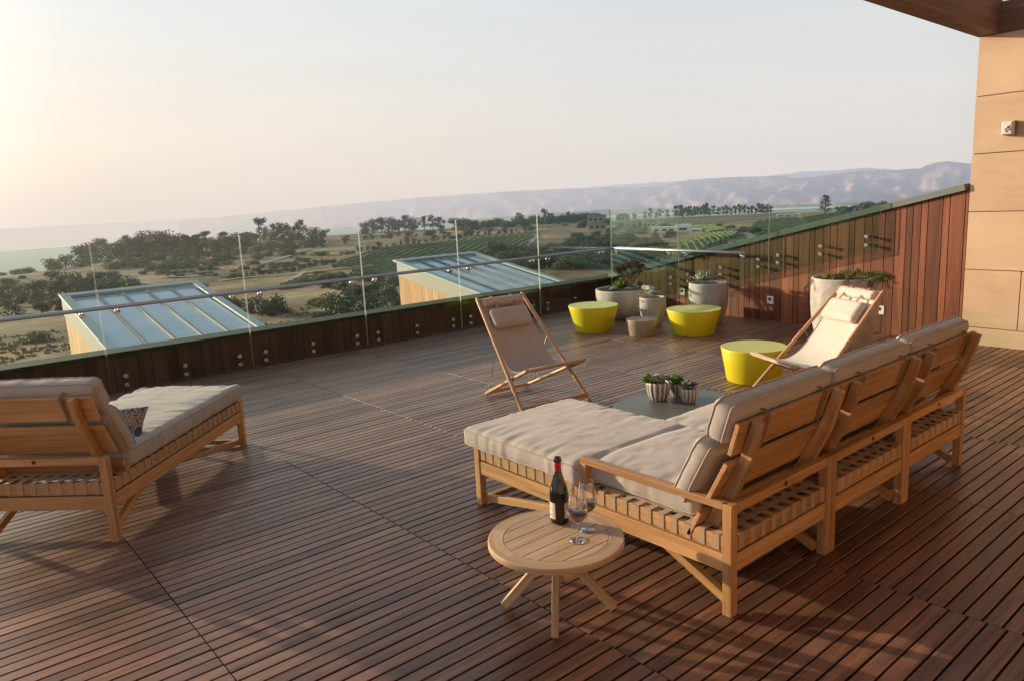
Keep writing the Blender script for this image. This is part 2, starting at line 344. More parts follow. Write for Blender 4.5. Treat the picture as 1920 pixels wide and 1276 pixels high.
# ------------------------------------------------------------------ camera
yaw,pitch,roll=R(39.4067),R(10.655),R(-2.934); F=1396.2; CZ=2.2
f_=Vector((math.sin(yaw)*math.cos(pitch),math.cos(yaw)*math.cos(pitch),-math.sin(pitch))); r_=Vector((math.cos(yaw),-math.sin(yaw),0)); u_=r_.cross(f_)
r2=r_*math.cos(roll)+u_*math.sin(roll); u2=-r_*math.sin(roll)+u_*math.cos(roll)
cam=bpy.data.cameras.new('camera'); co=bpy.data.objects.new('camera',cam); COL.objects.link(co)
mm=Matrix((( r2.x,u2.x,-f_.x,0),(r2.y,u2.y,-f_.y,0),(r2.z,u2.z,-f_.z,CZ),(0,0,0,1))); co.matrix_world=mm
cam.sensor_width=36; cam.lens=36*F/1920; cam.clip_start=.05; cam.clip_end=120000; sc.camera=co
def ray(px,py): return (f_*F+r2*(px-960)-u2*(py-638)).normalized()

# ------------------------------------------------------------------ world, sun
w=bpy.data.worlds.new('World'); sc.world=w; w.use_nodes=True; t=NT(w); bg=t.n['Background']
tc=t.new('ShaderNodeTexCoord').outputs['Generated']; s3=t.new('ShaderNodeSeparateXYZ'); t.l.new(tc,s3.inputs[0])
dx=t.math('MULTIPLY',s3.outputs[0],math.sin(R(SUN_AZ))); dy=t.math('MULTIPLY',s3.outputs[1],math.cos(R(SUN_AZ)))
side=t.math('MULTIPLY_ADD',t.math('ADD',dx,dy),.5,.5)
el=s3.outputs[2]
def L_(*c): return lin(c)
sunside=t.ramp(el,[(0,L_(234,221,209)),(.09,L_(243,232,219)),(.22,L_(235,236,234)),(.42,L_(229,235,238)),(.8,L_(180,194,208))])
midside=t.ramp(el,[(0,L_(224,217,214)),(.09,L_(226,223,220)),(.22,L_(216,220,223)),(.42,L_(200,211,222)),(.8,L_(160,178,200))])
back=t.ramp(el,[(0,L_(78,74,78)),(.2,L_(84,87,96)),(.8,L_(108,118,134))])
a1=t.math('MULTIPLY_ADD',side,1/.42,-.50/.42,clamp=True)   # .50..0.92
a1=t.math('MULTIPLY',a1,a1)
a0=t.math('MULTIPLY_ADD',side,1/.45,-.05/.45,clamp=True)
c=t.mix(a0,back,midside); c=t.mix(a1,c,sunside)
sn=t.noise(t.mapv(tc,(1,1,9)),2.2,4,.55); c=t.mix(1.0,c,t.ramp(sn,[(.3,(.975,.975,.98)),(.7,(1.02,1.015,1.01))]),'MULTIPLY')
dt=t.new('ShaderNodeVectorMath',operation='DOT_PRODUCT'); t.l.new(tc,dt.inputs[0]); dt.inputs[1].default_value=SUND
gl_=t.math('MULTIPLY',t.math('POWER',t.math('MAXIMUM',dt.outputs['Value'],0.0),34.0),8.0)
gc=t.new('ShaderNodeVectorMath',operation='SCALE'); gc.inputs[0].default_value=(1,.86,.70); t.l.new(gl_,gc.inputs['Scale'])
upb=t.math('MULTIPLY_ADD',t.math('MULTIPLY_ADD',el,2.6,-1.25,clamp=True),-.42,1.0)
c=t.mix(1.0,c,upb,'MULTIPLY')
c=t.mix(1.0,c,gc.outputs[0],'ADD')
sky=t.new('ShaderNodeTexSky',sky_type='NISHITA'); sky.sun_disc=False; sky.sun_elevation=R(SUN_EL); sky.sun_rotation=R(SUN_AZ); sky.air_density=1.5; sky.dust_density=4
skd=t.mix(1.0,sky.outputs[0],(.07,.07,.07),'MULTIPLY')
c=t.mix(.10,c,skd)
t.l.new(c,bg.inputs[0]); bg.inputs[1].default_value=1.12
sl=bpy.data.lights.new('sun','SUN'); sl.energy=6.6; sl.angle=R(.7); sl.color=(1,.76,.52); so=bpy.data.objects.new('sun',sl); COL.objects.link(so)
so.rotation_euler=SUND.to_track_quat('Z','Y').to_euler(); so.location=(-5,20,10)

# ------------------------------------------------------------------ terrain
def interp(x,tab):
    if x<=tab[0][0]: return tab[0][1]
    for (a,b),(c,d) in zip(tab,tab[1:]):
        if x<=c:
            k=(x-a)/(c-a); return b+(d-b)*k
    return tab[-1][1]
def sstep(a,b,x):
    k=min(1,max(0,(x-a)/(b-a))); return k*k*(3-2*k)
PR=[(0,-8.5),(30,-11),(60,-15),(100,-19.5),(200,-26),(400,-31),(700,-33.5),(1000,-34),(1200,-34.5),(2000,-110),(3500,-220),(200000,-220)]
PL=[(0,-8.5),(30,-11),(60,-14),(100,-18),(200,-25),(400,-31),(650,-33),(950,-48),(1500,-100),(3000,-220),(200000,-220)]
def sm(tab,r):
    s=0
    for k in (-.12,-.06,0,.06,.12): s+=interp(r*(1+k),tab)
    return s/5
def hgt(x,y):
    r=math.hypot(x,y); az=math.degrees(math.atan2(x,y)); k=sstep(7.5,13.5,az)
    z=sm(PL,r)*(1-k)+sm(PR,r)*k
    a=sstep(40,250,r)*(1-.75*sstep(650,1050,r))*(1-sstep(1500,2600,r))
    z+=a*(3.2*nz(x/150,y/150,1.3)+1.1*nz(x/60,y/60,5.1))
    return z
def gp(px,py):
    d=ray(px,py); t_=60.0
    for _ in range(4000):
        p=Vector((0,0,CZ))+d*t_
        if p.z<hgt(p.x,p.y): break
        t_*=1.006
    lo,hi=t_/1.006,t_
    for _ in range(18):
        m_=(lo+hi)/2; p=Vector((0,0,CZ))+d*m_
        if p.z<hgt(p.x,p.y): hi=m_
        else: lo=m_
    p=Vector((0,0,CZ))+d*hi; return Vector((p.x,p.y,hgt(p.x,p.y)))
vs=[];fs=[];azs=[-75+.4*i for i in range(int(195/.4)+1)]; rs=[]
rr=13.0
while rr<60000: rs.append(rr); rr*=1.022 if rr<1600 else 1.08
for rr in rs:
    for a in azs:
        x=rr*math.sin(R(a)); y=rr*math.cos(R(a)); vs.append((x,y,hgt(x,y)))
na=len(azs)
for i in range(len(rs)-1):
    for j in range(na-1): fs.append((i*na+j,i*na+j+1,(i+1)*na+j+1,(i+1)*na+j))
me=bpy.data.meshes.new('ground'); me.from_pydata(vs,[],fs); me.materials.append(M['ground']); me.polygons.foreach_set('use_smooth',[True]*len(fs))
go_=bpy.data.objects.new('ground',me); COL.objects.link(go_); struct(go_)

def inside(p,poly):
    x,y=p; c=False; n=len(poly)
    for i in range(n):
        x1,y1=poly[i];x2,y2=poly[i-1]
        if (y1>y)!=(y2>y) and x<(x2-x1)*(y-y1)/(y2-y1)+x1: c=not c
    return c
def polyw(pix): return [tuple(gp(*q)[:2]) for q in pix]
def sheet(name,poly,mat,lift=.35,cell=4.0):
    # clip grid rows against polygon: strips along y
    xs=[p[0] for p in poly]; x0,x1=min(xs),max(xs); mb=MB(); n=int((x1-x0)/cell)+1
    def span(x):
        ys=[]
        for i in range(len(poly)):
            (a,b),(c,d)=poly[i-1],poly[i]
            if (a>x)!=(c>x): ys.append(b+(d-b)*(x-a)/(c-a))
        ys.sort(); return ys
    for i in range(n):
        xa=x0+i*cell+1e-3; xb=min(xa+cell,x1-1e-3)
        A,B=span(xa),span(xb)
        if len(A)!=len(B):
            if len(A)<2 or len(B)<2: continue
            A=A[:2];B=B[:2]
        for k in range(0,len(A)-1,2):
            m_=max(1,int(max(A[k+1]-A[k],B[k+1]-B[k])/12)); v=[];f=[]
            for j in range(m_+1):
                q=j/m_; ya=A[k]+(A[k+1]-A[k])*q; yb=B[k]+(B[k+1]-B[k])*q
                v+=[(xa,ya,hgt(xa,ya)+lift),(xb,yb,hgt(xb,yb)+lift)]
            f=[(2*j,2*j+1,2*j+3,2*j+2) for j in range(m_)]
            mb.add(v,f,smooth=True)
    return struct(mb.build(name,mat))
def strip(name,pts,width,mat,lift=.5,step=6):
    P=[]; 
    for a,b in zip(pts,pts[1:]):
        n=max(1,int((b-a).length/step))
        for k in range(n): P.append(a.lerp(b,k/n))
    P.append(pts[-1]); 
    for _ in range(3): P=[P[0]]+[(P[i-1]+P[i]*2+P[i+1])/4 for i in range(1,len(P)-1)]+[P[-1]]
    v=[];mb=MB()
    for i,p in enumerate(P):
        d=P[min(i+1,len(P)-1)]-P[max(0,i-1)]; s_=Vector((-d.y,d.x,0)).normalized()*width/2
        for q in (p-s_,p+s_): v.append((q.x,q.y,hgt(q.x,q.y)+lift))
    mb.add(v,[(2*i,2*i+2,2*i+3,2*i+1) for i in range(len(P)-1)],smooth=True); return struct(mb.build(name,mat))

# fields, vineyards
def vineyard(name,pix,dira,dirb,spacing,label,rowh=1.7,roww=1.3,maxrows=120,soil='field_soil'):
    poly=polyw(pix); sheet(name+'_soil' if False else 'field',poly,M[soil],.3,5)
    a=gp(*dira);b=gp(*dirb); d=Vector((b.x-a.x,b.y-a.y,0)).normalized(); s_=Vector((-d.y,d.x,0))
    us=[Vector((p[0],p[1],0)).dot(s_) for p in poly]; u=min(us)+spacing/2; mb=MB()
    rnd=random.Random(3)
    while u<max(us):
        # intersections of line s=u with the polygon
        ts=[]
        for i in range(len(poly)):
            A=Vector((*poly[i-1],0));B=Vector((*poly[i],0)); ua,ub=A.dot(s_),B.dot(s_)
            if (ua>u)!=(ub>u): q=(u-ua)/(ub-ua); ts.append((A.lerp(B,q)).dot(d))
        ts.sort()
        for k in range(0,len(ts)-1,2):
            t0,t1=ts[k]+1.5,ts[k+1]-1.5
            n=int((t1-t0)/3.2)
            if n<1: continue
            v=[];tn=[]
            for j in range(n+1):
                p=s_*u+d*(t0+(t1-t0)*j/n); h=hgt(p.x,p.y)+.2; ww=roww*rnd.uniform(.65,1.25)/2; hh=rowh*rnd.uniform(.75,1.2)
                for (x,zz) in ((-ww,.25*hh),(-ww*.8,hh*.9),(0,hh*1.05),(ww*.8,hh*.9),(ww,.25*hh)):
                    q=p+s_*(x+rnd.uniform(-.15,.15)); v.append((q.x,q.y,h+zz+rnd.uniform(-.12,.12)))
            o=len(mb.v); 
            mb.v+=v; mb.g+=v; mb.t+=[rnd.random() for _ in v]
            for j in range(n):
                for c_ in range(4): mb.f.append((o+j*5+c_,o+j*5+c_+1,o+j*5+c_+6,o+j*5+c_+5)); mb.m.append(0); mb.sm.append(False)
        u+=spacing
    return stuff(mb.build(name,M['vine']),label,'vineyard')
vineyard('vineyard',[(612,506),(640,492),(700,474),(747,463),(805,458),(869,450),(940,442),(1004,434),(985,464),(940,476),(905,492),(850,505),(780,520),(700,522),(660,524),(655,515),(700,500),(655,503)],(930,462),(982,438),6.5,'long green vineyard rows on the slope behind the right skylight roof')
vineyard('vineyard',[(1268,462),(1305,449),(1338,440),(1385,437),(1378,446),(1340,460),(1318,471),(1312,482),(1262,480)],(1300,474),(1292,458),4.2,'small vineyard with pale gaps between short rows above the right end of the handrail',1.9,1.7)
vineyard('vineyard',[(1408,432),(1415,416),(1490,408),(1512,418),(1530,424),(1515,436),(1440,444),(1420,442)],(1430,432),(1480,420),6,'bright green vineyard block below the lone pine',1.2,2.6,soil='field_green')
vineyard('vineyard',[(1502,409),(1560,402),(1612,399),(1680,398),(1640,412),(1560,420),(1535,424)],(1540,415),(1600,405),6,'green vineyard block right of the pale track',1.2,2.6,soil='field_green')
vineyard('vineyard',[(1293,424),(1345,424),(1366,432),(1330,436),(1292,430)],(1300,428),(1350,430),5,'narrow green vines beside the white shed',1.2,2.2,soil='field_green')
vineyard('vineyard',[(530,533),(600,519),(640,514),(660,520),(560,540),(520,545)],(560,533),(610,522),4,'low bright green vines left of the big vineyard',1.3,1.6,soil='field_green')
sheet('field',polyw([(1120,404),(1230,402),(1460,394),(1530,397),(1480,408),(1390,414),(1300,420),(1180,414)]),M['field_brown'],.3,8)
P_=[gp(*q) for q in [(1330,480),(1352,470),(1385,462),(1408,452),(1412,445),(1396,438),(1366,434),(1345,427)]]; strip('road',P_,7,M['asphalt'])
P_=[gp(*q) for q in [(1486,411),(1508,419),(1534,429)]]; strip('road',P_,7,M['asphalt'])
P_=[gp(*q) for q in [(607,448),(615,456),(600,464),(575,470),(545,480),(520,488),(470,500)]]; strip('path',P_,4,M['road'])
P_=[gp(*q) for q in [(410,528),(470,520),(540,517),(600,509),(650,504),(700,499)]]; strip('path',P_,5,M['road'])
P_=[gp(*q) for q in [(985,466),(990,458),(1002,448),(1006,440)]]; strip('path',P_,5,M['road'])
P_=[gp(*q) for q in [(540,530),(560,518),(572,510)]]; strip('path',P_,3,M['road'])
P_=[gp(*q) for q in [(0,518),(40,505),(90,492),(150,484),(230,474)]]; strip('path',P_,5,M['road'])
P_=[gp(*q) for q in [(300,522),(330,521),(376,519)]]; strip('path',P_,5,M['road'])

# sea, beach, valley fields, mountains
def arc(name,a0,a1,r0f,r1f,z,mat,n=120,m=12):
    mb=MB();v=[]
    for j in range(m+1):
        for i in range(n+1):
            a=a0+(a1-a0)*i/n; q=j/m; r=r0f(a)*(r1f(a)/r0f(a))**q; v.append((r*math.sin(R(a)),r*math.cos(R(a)),z))
    mb.add(v,[(j*(n+1)+i,j*(n+1)+i+1,(j+1)*(n+1)+i+1,(j+1)*(n+1)+i) for j in range(m) for i in range(n)],smooth=True); return struct(mb.build(name,mat))
coast=lambda a:7300+a*60+500*nz(a*.12,2)
arc('sea',-70,34,lambda a:coast(a)+500,lambda a:70000,-216,M['sea'])
arc('beach',-40,34,lambda a:coast(a)*1.02,lambda a:coast(a)+700+250*nz(a*.3,7),-215,M['beach'])
arc('valley_field',-40,22,lambda a:3300,lambda a:coast(a)*.985,-218,M['plain_g'])
arc('valley_field',36,64,lambda a:5600,lambda a:7300+250*nz(a*.4,3),-218,M['plain_g'])
arc('pale_field',47,66,lambda a:7500+300*nz(a*.35,9),lambda a:8100+250*nz(a*.5,1),-216.5,M['beach'])
NEAR=[(5.66,-.0045),(11.6,-.0048),(18.32,-.0028),(21.94,.0004),(25.7,.0036),(29.59,.0070),(33.55,.0095),(37.56,.0108),(41.59,.0114),(45.6,.0106),(49.54,.0082),(51.1,.0081),(53.02,.0141),(55.61,.0149),(56.87,.0143),(59.15,.0133),(60.36,.0092),(61.44,.0093),(62.5,.0106),(63.58,.0126),(65.52,.0137),(66.62,.0114),(68.19,.0128),(68.94,.0180),(69.69,.0185),(70.92,.0145),(74,.010),(80,.008)]
FAR=[(5.6,-.006),(18.3,-.006),(37.5,.004),(45.6,.0108),(48.8,.0127),(51.9,.0132),(57.1,.0121),(59.8,.0146),(61.1,.0164),(63.3,.0153),(64.8,.0168),(66.6,.0124),(70,.0115),(80,.008)]
def range_(tab,rb,rr_,amp,a0,a1,seed):
    mb=MB();v=[];st=.12;n=int((a1-a0)/st);m=34
    for j in range(m+1):
        q=j/m
        for i in range(n+1):
            a=a0+st*i; e=interp(a,tab)+.0013*abs(nz(a*.8,seed))*(1.0 if a<52 else .3)+.0006*nz(a*2.3,seed); zr=CZ+e*rr_
            if q<=.85:
                k=q/.85; r=rb+(rr_-rb)*k
                sp_=abs(nz(a*.55-1.6*k,k*1.6,seed))+.35*abs(nz(a*1.3-2.2*k,k*3.0,seed+3))+.10*nz(a*4,k*5,seed+5)
                hh=k**1.25; z=-221+(zr+221)*(hh*(1-.62*(1-k)*min(1,sp_*1.2)))+amp*nz(a*1.3,k*3,seed+9)*k*(1-k)*2
                z=min(z,CZ+(zr-CZ)/rr_*r-6*(1-k)-.1) if k<1 else zr
            else:
                k=(q-.85)/.15; r=rr_+k*3000; z=zr-k*300
            v.append((r*math.sin(R(a)),r*math.cos(R(a)),z))
    mb.add(v,[(j*(n+1)+i,j*(n+1)+i+1,(j+1)*(n+1)+i+1,(j+1)*(n+1)+i) for j in range(m) for i in range(n)],smooth=True)
    mb.t=[]
    for j in range(m+1):
        k=j/m
        for i in range(n+1):
            a=a0+st*i; mb.t.append(min(1,max(0,.5+.9*nz(a*.55+k*2.2,k*3.2,seed)+.55*nz(a*1.7+k*4,k*7,seed+2)+.3*nz(a*5+k*6,k*15,seed+4))))
    return struct(mb.build('hills',M['mount']))
range_(NEAR,8300,12500,110,16,80,4.2)
range_(FAR,14000,21000,60,30,80,9.7)

# ------------------------------------------------------------------ vegetation generators (unit size meshes shared by copies)
def leafq(mb,c,n,s,rnd,tone,mat=0):
    a=n.cross(Vector((rnd.uniform(-1,1),rnd.uniform(-1,1),rnd.uniform(-1,1))))
    if a.length<1e-3: a=Vector((1,0,0))
    a.normalize(); b=n.cross(a).normalized()
    v=[c+a*s,c+b*s*.7,c-a*s*.9,c-b*s*.8]
    mb.add(v,[(0,1,2,3)],None,tone,mat)
def crown_mb(mb,lobes,nleaf,ls,seed,mat=0,flat=1.0,hollow=.55):
    rnd=random.Random(seed); tot=sum(l[3]**2 for l in lobes)
    for (x,y,z,r) in lobes:
        cnt=int(nleaf*r*r/tot)
        for _ in range(cnt):
            d=Vector((rnd.gauss(0,1),rnd.gauss(0,1),rnd.gauss(0,1))).normalized(); q=rnd.random()**.45
            rad=r*(hollow+(1.05-hollow)*q)*(1+.28*nz(d.x*2.2+x*3,d.y*2.2+seed,d.z*2.2))
            c=Vector((x,y,z))+Vector((d.x,d.y,d.z*flat))*rad
            nrm=(d+Vector((rnd.uniform(-.7,.7),rnd.uniform(-.7,.7),rnd.uniform(-.4,.9)))).normalized()
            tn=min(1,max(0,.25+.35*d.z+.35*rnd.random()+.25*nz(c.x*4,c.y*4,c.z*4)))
            leafq(mb,c,nrm,ls*rnd.uniform(.6,1.3),rnd,tn,mat)
def trunk_mb(mb,base,top,r0,r1,mat,limbs,rnd):
    b=Vector(base);t_=Vector(top); mid=b.lerp(t_,.5)+Vector((rnd.uniform(-.03,.03),rnd.uniform(-.03,.03),0)); mb.tube([b,mid,t_],[r0,(r0+r1)/2,r1],7,mat)
    for l in limbs: mb.tube([b.lerp(t_,rnd.uniform(.55,.9)),b.lerp(t_,.8).lerp(Vector(l),.5)+Vector((0,0,.03)),Vector(l)],[r1*.9,r1*.6,r1*.3],5,mat)
protos={}
def make_proto(key,kind,seed,parts=False):
    rnd=random.Random(seed); mb=MB(); tb=MB()
    if kind=='oak':
        lobes=[(rnd.uniform(-.32,.32),rnd.uniform(-.32,.32),rnd.uniform(.16,.78),rnd.uniform(.17,.28)) for _ in range(13)]; trunk_mb(tb,(0,0,-.15),(0,0,.5),.05,.03,0,[l[:3] for l in lobes[:5]],rnd)
        crown_mb(mb,lobes,1300,.036,seed,0,.8); fm='oak'
    elif kind=='euc':
        lobes=[]
        for k in range(15):
            z=rnd.uniform(.26,.92); q=rnd.uniform(.02,.26)*(1.2-abs(z-.6)); a=rnd.uniform(0,6.28); lobes.append((math.cos(a)*q*1.2,math.sin(a)*q*1.2,z,rnd.uniform(.09,.17)))
        trunk_mb(tb,(0,0,-.1),(.01,0,.8),.028,.012,0,[l[:3] for l in lobes],rnd); crown_mb(mb,lobes,1250,.028,seed,0,.8,.3); fm='euc'
    elif kind=='cyp':
        for k in range(700):
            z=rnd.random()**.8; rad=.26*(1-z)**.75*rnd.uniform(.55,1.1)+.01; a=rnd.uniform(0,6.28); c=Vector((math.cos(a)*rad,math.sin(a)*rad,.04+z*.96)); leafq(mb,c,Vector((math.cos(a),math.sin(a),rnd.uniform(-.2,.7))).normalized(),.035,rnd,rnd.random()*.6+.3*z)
        tb.tube([(0,0,-.1),(0,0,.6)],[.03,.012],6,0); fm='cyp'
    elif kind=='pine':
        for k in range(15):
            z=.22+.74*k/14; L=(.42*(1-z)**.55+.05)*rnd.uniform(.75,1.2)
            for a in [rnd.uniform(0,6.28) for _ in range(5)]:
                tb.tube([(0,0,z-.03),(math.cos(a)*L*.8,math.sin(a)*L*.8,z+.02)],[.008,.004],4,0)
                for _ in range(36):
                    q=rnd.uniform(.35,1)*L; c=Vector((math.cos(a)*q+rnd.gauss(0,.03),math.sin(a)*q+rnd.gauss(0,.03),z+.02+rnd.gauss(0,.018))); leafq(mb,c,Vector((rnd.uniform(-.4,.4),rnd.uniform(-.4,.4),1)).normalized(),.026,rnd,rnd.random())
        tb.tube([(0,0,-.05),(.01,.01,.5),(0,0,.97)],[.034,.022,.008],8,0); fm='cyp'
    else: # bush
        lobes=[(rnd.uniform(-.5,.5),rnd.uniform(-.5,.5),rnd.uniform(.12,.5),rnd.uniform(.24,.42)) for _ in range(9)]
        crown_mb(mb,lobes,1300,.050,seed,0,.8,.5); tb.tube([(0,0,-.1),(0,0,.3)],[.05,.03],5,0); fm='dry' if kind=='dry' else 'scrub' if kind=='scrubby' else 'oak'
    protos[key]=(mb,tb,fm,{})
def plant_tree(key,name,pos,h,wid,label,cat,group,parts=False,rz=None):
    mb,tb,fm,cache=protos[key]
    if parts:
        e=thing(name,label,cat,pos,rz if rz is not None else random.uniform(0,6.28),group); e.scale=(wid,wid,h)
        if 'c' not in cache:
            c=mb.build('crown',M[fm],e); k=tb.build('trunk',M['bark'],e); cache['c']=(c,k)
        else:
            for o in cache['c']:
                n_=o.copy(); COL.objects.link(n_); n_.parent=e
        return e
    if 'o' not in cache:
        m2=MB(); m2.v=list(mb.v);m2.f=list(mb.f);m2.g=list(mb.g);m2.t=list(mb.t);m2.m=list(mb.m);m2.sm=list(mb.sm)
        o_=len(m2.v); m2.v+=tb.v;m2.g+=tb.g;m2.t+=tb.t;m2.f+=[tuple(i+o_ for i in f) for f in tb.f];m2.m+=[1]*len(tb.f);m2.sm+=tb.sm
        o=m2.build(name,[M[fm],M['bark']]); cache['o']=o
    else:
        o=cache['o'].copy(); o.name=name; COL.objects.link(o)
    o.location=pos; o.scale=(wid,wid,h); o.rotation_euler=(0,0,rz if rz is not None else random.uniform(0,6.28)); return tag(o,label,cat,group)
for i in range(4): make_proto('oak%d'%i,'oak',20+i)
for i in range(4): make_proto('euc%d'%i,'euc',40+i)
for i in range(2): make_proto('cyp%d'%i,'cyp',60+i)
make_proto('pine','pine',71)
for i in range(3): make_proto('bush%d'%i,'bush',80+i)
for i in range(2): make_proto('scr%d'%i,'scrubby',90+i)
make_proto('dry0','dry',97)
def place(kind,px,pyb,hpx,wr,name,label,cat,group,parts=False):
    p=gp(px,pyb)
    while math.hypot(p.x,p.y)>1280: pyb+=1; p=gp(px,pyb)
    d=(p-Vector((0,0,CZ))).length; h=hpx/F*d; p.z-=.2
    return plant_tree(kind,name,p,h,h*wr,label,cat,group,parts)
rt=random.Random(5)
# crest trees, left to right
for px,pb,h in [(98,498,22),(124,492,24),(154,486,34),(166,483,36),(178,482,38),(190,480,34)]:
    place('oak%d'%rt.randrange(4),px,pb,h,1.15,'oak_tree','dark round tree on the left hill crest before the green plain','tree','trees on the left crest')
x=205
while x<480:
    pb=482-(x-205)*.055+rt.uniform(-3,5); place(rt.choice(['oak0','oak1','oak2','oak3','euc0','euc1']),x,pb,rt.uniform(22,36)+(8 if 240<x<330 else 0),rt.uniform(.95,1.3),'crest_tree','dark evergreen in the dense belt along the left ridge','tree','dense tree belt on the ridge'); x+=rt.uniform(6,10)
x=215
while x<560:
    pb=492-(x-205)*.05+rt.uniform(-8,8); place(rt.choice(['oak0','oak1','oak2','bush0','bush1']),x,pb,rt.uniform(12,24),1.4,'crest_tree','lower dark tree in front of the left ridge belt','tree','trees in front of the ridge belt'); x+=rt.uniform(20,34)
for px,pb,h,k in [(489,462,50,'euc0'),(508,464,34,'oak1'),(522,462,44,'euc2'),(536,463,46,'euc1'),(562,461,50,'euc3'),(548,465,34,'oak2'),(585,459,34,'oak0'),(604,452,26,'oak3')]:
    place(k,px,pb,h,.85 if k[0]=='e' else 1.1,'eucalyptus_tree' if k[0]=='e' else 'oak_tree','tall airy eucalyptus rising over the glass left of centre' if k[0]=='e' else 'rounded dark tree below the tall eucalyptus clump','tree','eucalyptus clump left of centre' if k[0]=='e' else 'round trees under the eucalyptus clump')
for px,pb,h,k in [(686,434,22,'oak0'),(700,433,28,'oak2'),(716,434,30,'euc1'),(730,434,28,'oak1'),(748,433,28,'oak3'),(760,433,30,'euc0'),(775,432,28,'oak0'),(796,431,28,'euc2'),(812,431,30,'euc3'),(826,431,26,'euc1'),(856,432,24,'oak1'),(868,433,26,'oak2'),(882,433,26,'oak3'),(893,432,20,'oak0')]:
    place(k,px,pb,h,1.25 if k[0]=='o' else 1.0,'crest_tree','dark tree on the ridge behind the big vineyard','tree','ridge trees behind the vineyard')
x=905
while x<1110:
    pb=426-(x-905)*.075+rt.uniform(-4,6); place(rt.choice(['oak0','oak1','oak2','oak3','bush1']),x,pb,rt.uniform(12,20),1.5,'oak_tree','small hazy tree in the wooded strip left of the hillside houses','tree','hazy wooded strip'); x+=rt.uniform(6,10)
for px,pb,h in [(975,416,26),(1022,412,30),(1034,414,22),(1066,408,22),(1082,410,18),(1086,405,14),(1133,402,14),(1162,399,12),(1168,400,14),(1175,401,12),(1190,400,14),(1210,396,14),(1219,397,20),(1232,396,14),(1238,395,18),(1252,395,16)]:
    place('euc%d'%rt.randrange(4),px,pb,h,.9,'eucalyptus_tree','slender distant tree standing on the edge of the brown field','tree','scattered trees along the brown field')
x=1268
while x<1450:
    pb=408-(x-1268)*.045+rt.uniform(-4,4); hh=rt.uniform(16,28) if x<1330 else rt.uniform(13,22)
    place('euc%d'%rt.randrange(4),x,pb,hh,.75,'eucalyptus_tree','tall windbreak eucalyptus beyond the brown field','tree','windbreak row beyond the brown field'); x+=rt.uniform(3.2,5.5) if x<1330 else rt.uniform(5,9)
place('pine',1547,404,34,.95,'pine_tree','lone dark pine standing clear above the right vineyards','tree',None,True)
for px,pb,h in [(1572,400,12),(1583,400,14),(1595,399,16),(1606,398,12),(1618,397,16),(1628,396,18),(1642,395,14),(1655,393,16),(1672,391,14),(1690,389,12)]:
    place('oak%d'%rt.randrange(4),px,pb,h,1.2,'oak_tree','small rounded tree between the lone pine and the sloping wall','tree','trees right of the pine')
# vineyard edge conifers
for i in range(30):
    px=640+i*12.2+rt.uniform(-3,3); pb=interp(px,[(640,480),(747,462),(869,446),(1000,434)])-1; place(rt.choice(['oak0','oak1','oak2','oak3','cyp0','bush1']),px,pb,rt.uniform(7,15),rt.uniform(.8,1.1),'vineyard_tree','small dark tree in the row along the upper vineyard edge','tree','trees along the upper vineyard edge')
for i in range(22):
    px=428+i*8.3+rt.uniform(-2,2); pb=interp(px,[(428,523),(560,508),(590,500),(640,480)]); place(rt.choice(['oak1','oak3','cyp1','bush0','bush2']),px,pb,rt.uniform(7,15),rt.uniform(.9,1.5),'path_tree','small dark tree beside the pale path left of the vineyard','tree','trees beside the pale path')
# near bushes
def bush(k,px,pb,h,wr,label,group=None): place(k,px,pb,h,wr,'bush',label,'bush',group)
for px,pb,h in [(12,560,52),(40,565,45),(70,565,60),(98,560,50),(124,556,76),(150,560,58),(172,556,64),(188,553,60),(208,556,58),(232,553,60),(250,558,50),(30,590,50),(80,588,46),(10,575,40),(140,578,40),(112,585,40)]:
    bush(rt.choice(['oak0','oak1','oak2','oak3','bush1']),px,pb,h*.64,1.25,'bushy dark oak in the thicket behind the left skylight','thicket behind the left skylight')
for px,pb,h,w_ in [(478,585,40,1.0),(512,590,46,1.0),(440,583,36,1.0),(420,575,30,1.0)]: bush(rt.choice(['bush0','bush1','bush2']),px,pb,h,w_,'rounded dark bush beside the left skylight roof','bushes beside the left skylight')
for px,pb,h in [(640,545,26),(655,590,55),(680,595,50),(706,592,52),(735,598,50),(665,555,32),(620,528,20),(640,524,18),(600,530,16),(725,560,34)]: bush(rt.choice(['scr0','scr1','bush2']),px,pb,h,1.05,'olive scrub bush left of the right skylight','scrub left of the right skylight')
bush('dry0',700,602,30,1.3,'yellow green bush just above the parapet near the centre')
bush('dry0',62,640,26,1.5,'dry straw coloured bush at the left edge of the slope')
for i in range(95):
    px=rt.uniform(300,620); pb=interp(px,[(300,505),(620,470)])+rt.uniform(-16,45)
    if abs(pb-interp(px,[(400,528),(700,499)]))<7: continue
    bush(rt.choice(['bush0','bush1','scr0','scr1']),px,pb,rt.uniform(4,14),rt.uniform(1.1,2.2),'small scattered bush on the dry left slope','scattered bushes on the dry slope')
for i in range(110):
    px=rt.uniform(905,1265); lo=interp(px,[(905,478),(985,470),(1060,452),(1140,430),(1265,440)]); hi=interp(px,[(905,520),(1060,505),(1140,512),(1265,480)])
    pb=rt.uniform(lo,hi); s_=.5+.9*(pb-430)/80
    bush(rt.choice(['oak0','oak1','bush0','bush1','bush2','scr0','scr1']),px,pb,rt.uniform(15,26)*s_,1.45,'dense green oak scrub below the hillside houses','oak scrub below the houses')
